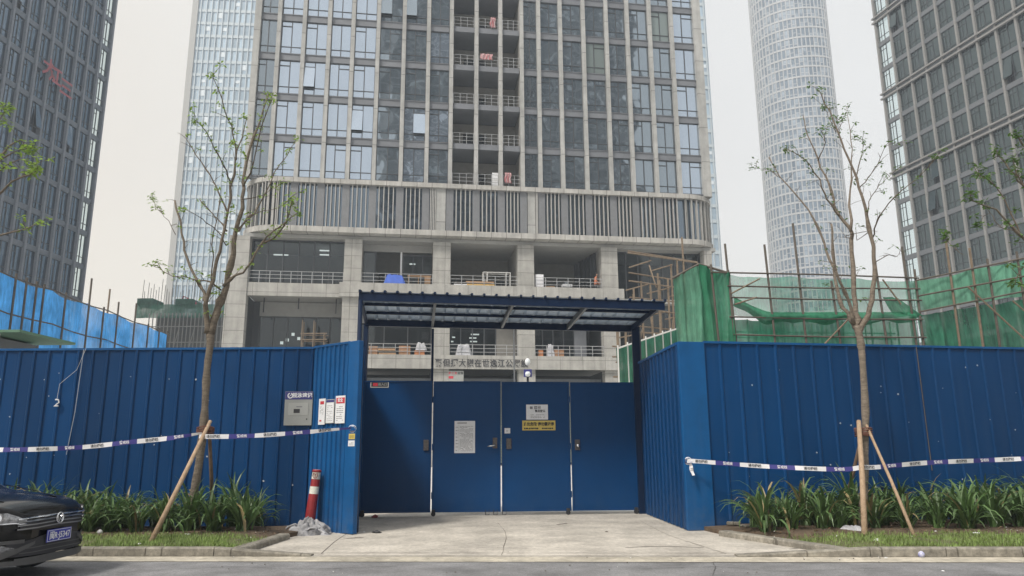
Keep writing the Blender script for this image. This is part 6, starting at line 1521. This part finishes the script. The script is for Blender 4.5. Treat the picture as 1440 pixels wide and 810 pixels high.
for sg in (-1, 1):
    a_, c_ = (.50, .86)
    q = MB(); rows = []
    for i in range(13):
        y = a_+(c_-a_)*i/12; row = []
        zlo = .685-.0*i; zhi = .715+.085*min(1, i/6)
        for k in range(4): z = zlo+(zhi-zlo)*k/3; row.append((nose_x(y, z)+.016, sg*y, z))
        rows.append(row)
    q.grid(rows); hl = q.build('headlight', M['lens'], car, smooth=True)
    q = MB(); q.tube([(nose_x(a_+(c_-a_)*i/10, .68)+.022, sg*(a_+(c_-a_)*i/10), .682-.012*(i < 3)) for i in range(11)], .009, 6); q.build('chrome_strip', M['silver'], hl, smooth=True)
    q = MB(); yy = .74; q.lathe([(.0, 0), (.032, .005), (.036, .02)], n=14); o = q.build('projector', M['silver'], hl); o.location = (nose_x(yy, .74)+.014, sg*yy, .745); o.rotation_euler = (0, R(80), sg*R(35))
    q = MB(); rows = []
    for i in range(9):
        y = .60+.2*i/8; row = []
        for k in range(4): z = .36+.085*k/3*(1-.35*abs(i-4)/4); row.append((nose_x(y, z)+.02, sg*y, z+.012*(i/8)))
        rows.append(row)
    q.grid(rows); q.build('fog_lamp', M['lens'], car, smooth=True)
    skin = skin_strip('bumper_blade', M['plastic'], (sg*.50, sg*.80), lambda y: .46, lambda y: .50, .02)
    # wheels
    for wx in (-.86, -3.55):
        q = MB(); n = 28; prof_ = [(.20, -.09), (.30, -.105), (.335, -.09), (.345, 0), (.335, .09), (.30, .105), (.20, .09)]
        rows = [[(r_*math.cos(2*math.pi*k/n), o_, r_*math.sin(2*math.pi*k/n)) for k in range(n+1)] for r_, o_ in prof_]; q.grid(rows); wh = q.build('wheel', M['tyre'], car, smooth=True); wh.location = (wx, sg*.80, .345)
        q = MB()
        for k in range(5):
            T = Matrix.Rotation(2*math.pi*k/5, 4, 'Y'); q.box(-.03, .03, sg*.07-.02, sg*.07+.02, .0, .21, T=T)
        q.build('rim', M['silver'], wh)
# number plate and roundel
pl_ = thing('x', 'x', 'x'); bpy.data.objects.remove(pl_)
q = MB(); q.box(-.008, .0, -.22, .22, -.07, .07); plate = q.build('number_plate', M['plate_blue'], car, bevel=.003); plate.location = (nose_x(0, .50)+.055, 0, .50)
q = MB()
for bx in ((.0005, .003, -.21, .21, .058, .063), (.0005, .003, -.21, .21, -.063, -.058), (.0005, .003, -.213, -.208, -.0579, .0579), (.0005, .003, .208, .213, -.0579, .0579)): q.box(*bx)
q.build('plate_rim', M['white'], plate)
tx = txt('闽R·J5347', .098, M['white'], plate, (.006, 0, -.004), rz=R(90), bold=.02, sx=.92)
bx_ = nose_x(0, .70)+.04
q = MB(); n = 40
rows = [[(bx_+dx, r_*math.sin(2*math.pi*k/n), .695+r_*math.cos(2*math.pi*k/n)) for k in range(n+1)] for r_, dx in ((.052, .0), (.056, .01), (.063, .01), (.066, 0))]
q.grid(rows); em = q.build('emblem', M['silver'], car, smooth=True)
q = MB(); q.face([(bx_-.002, .052*math.sin(2*math.pi*k/24), .695+.052*math.cos(2*math.pi*k/24)) for k in range(24)]); q.build('emblem_field', M['ink'], em)
q = MB()
for P_ in ([(-.026, .742), (0, .70), (.026, .742)], [(-.046, .720), (-.022, .652), (0, .693), (.022, .652), (.046, .720)]): q.tube([(bx_+.006, y, z) for y, z in P_], .0058, 6)
q.build('emblem_letters', M['silver'], em)
# bonnet creases, wipers, mirrors
for sg in (-1, 1):
    q = MB(); q.tube([(-.35, sg*.46, .905), (-.7, sg*.52, .985), (-1.15, sg*.58, 1.05)], .006, 5); q.build('bonnet_crease', M['carpaint'], car, smooth=True)
    q = MB(); q.box(-1.75, -1.6, sg*.93-.09, sg*.93+.09, 1.02, 1.16); q.build('mirror', M['carpaint'], car, bevel=.03)
# ================================================================== haze
b = MB(); b.box(-160, 200, -112, 325, -1.6, 205)
hz = b.build('haze', M['haze']); hz['kind'] = 'stuff'; hz['label'] = 'thin pale smog filling the whole street and sky between the towers'
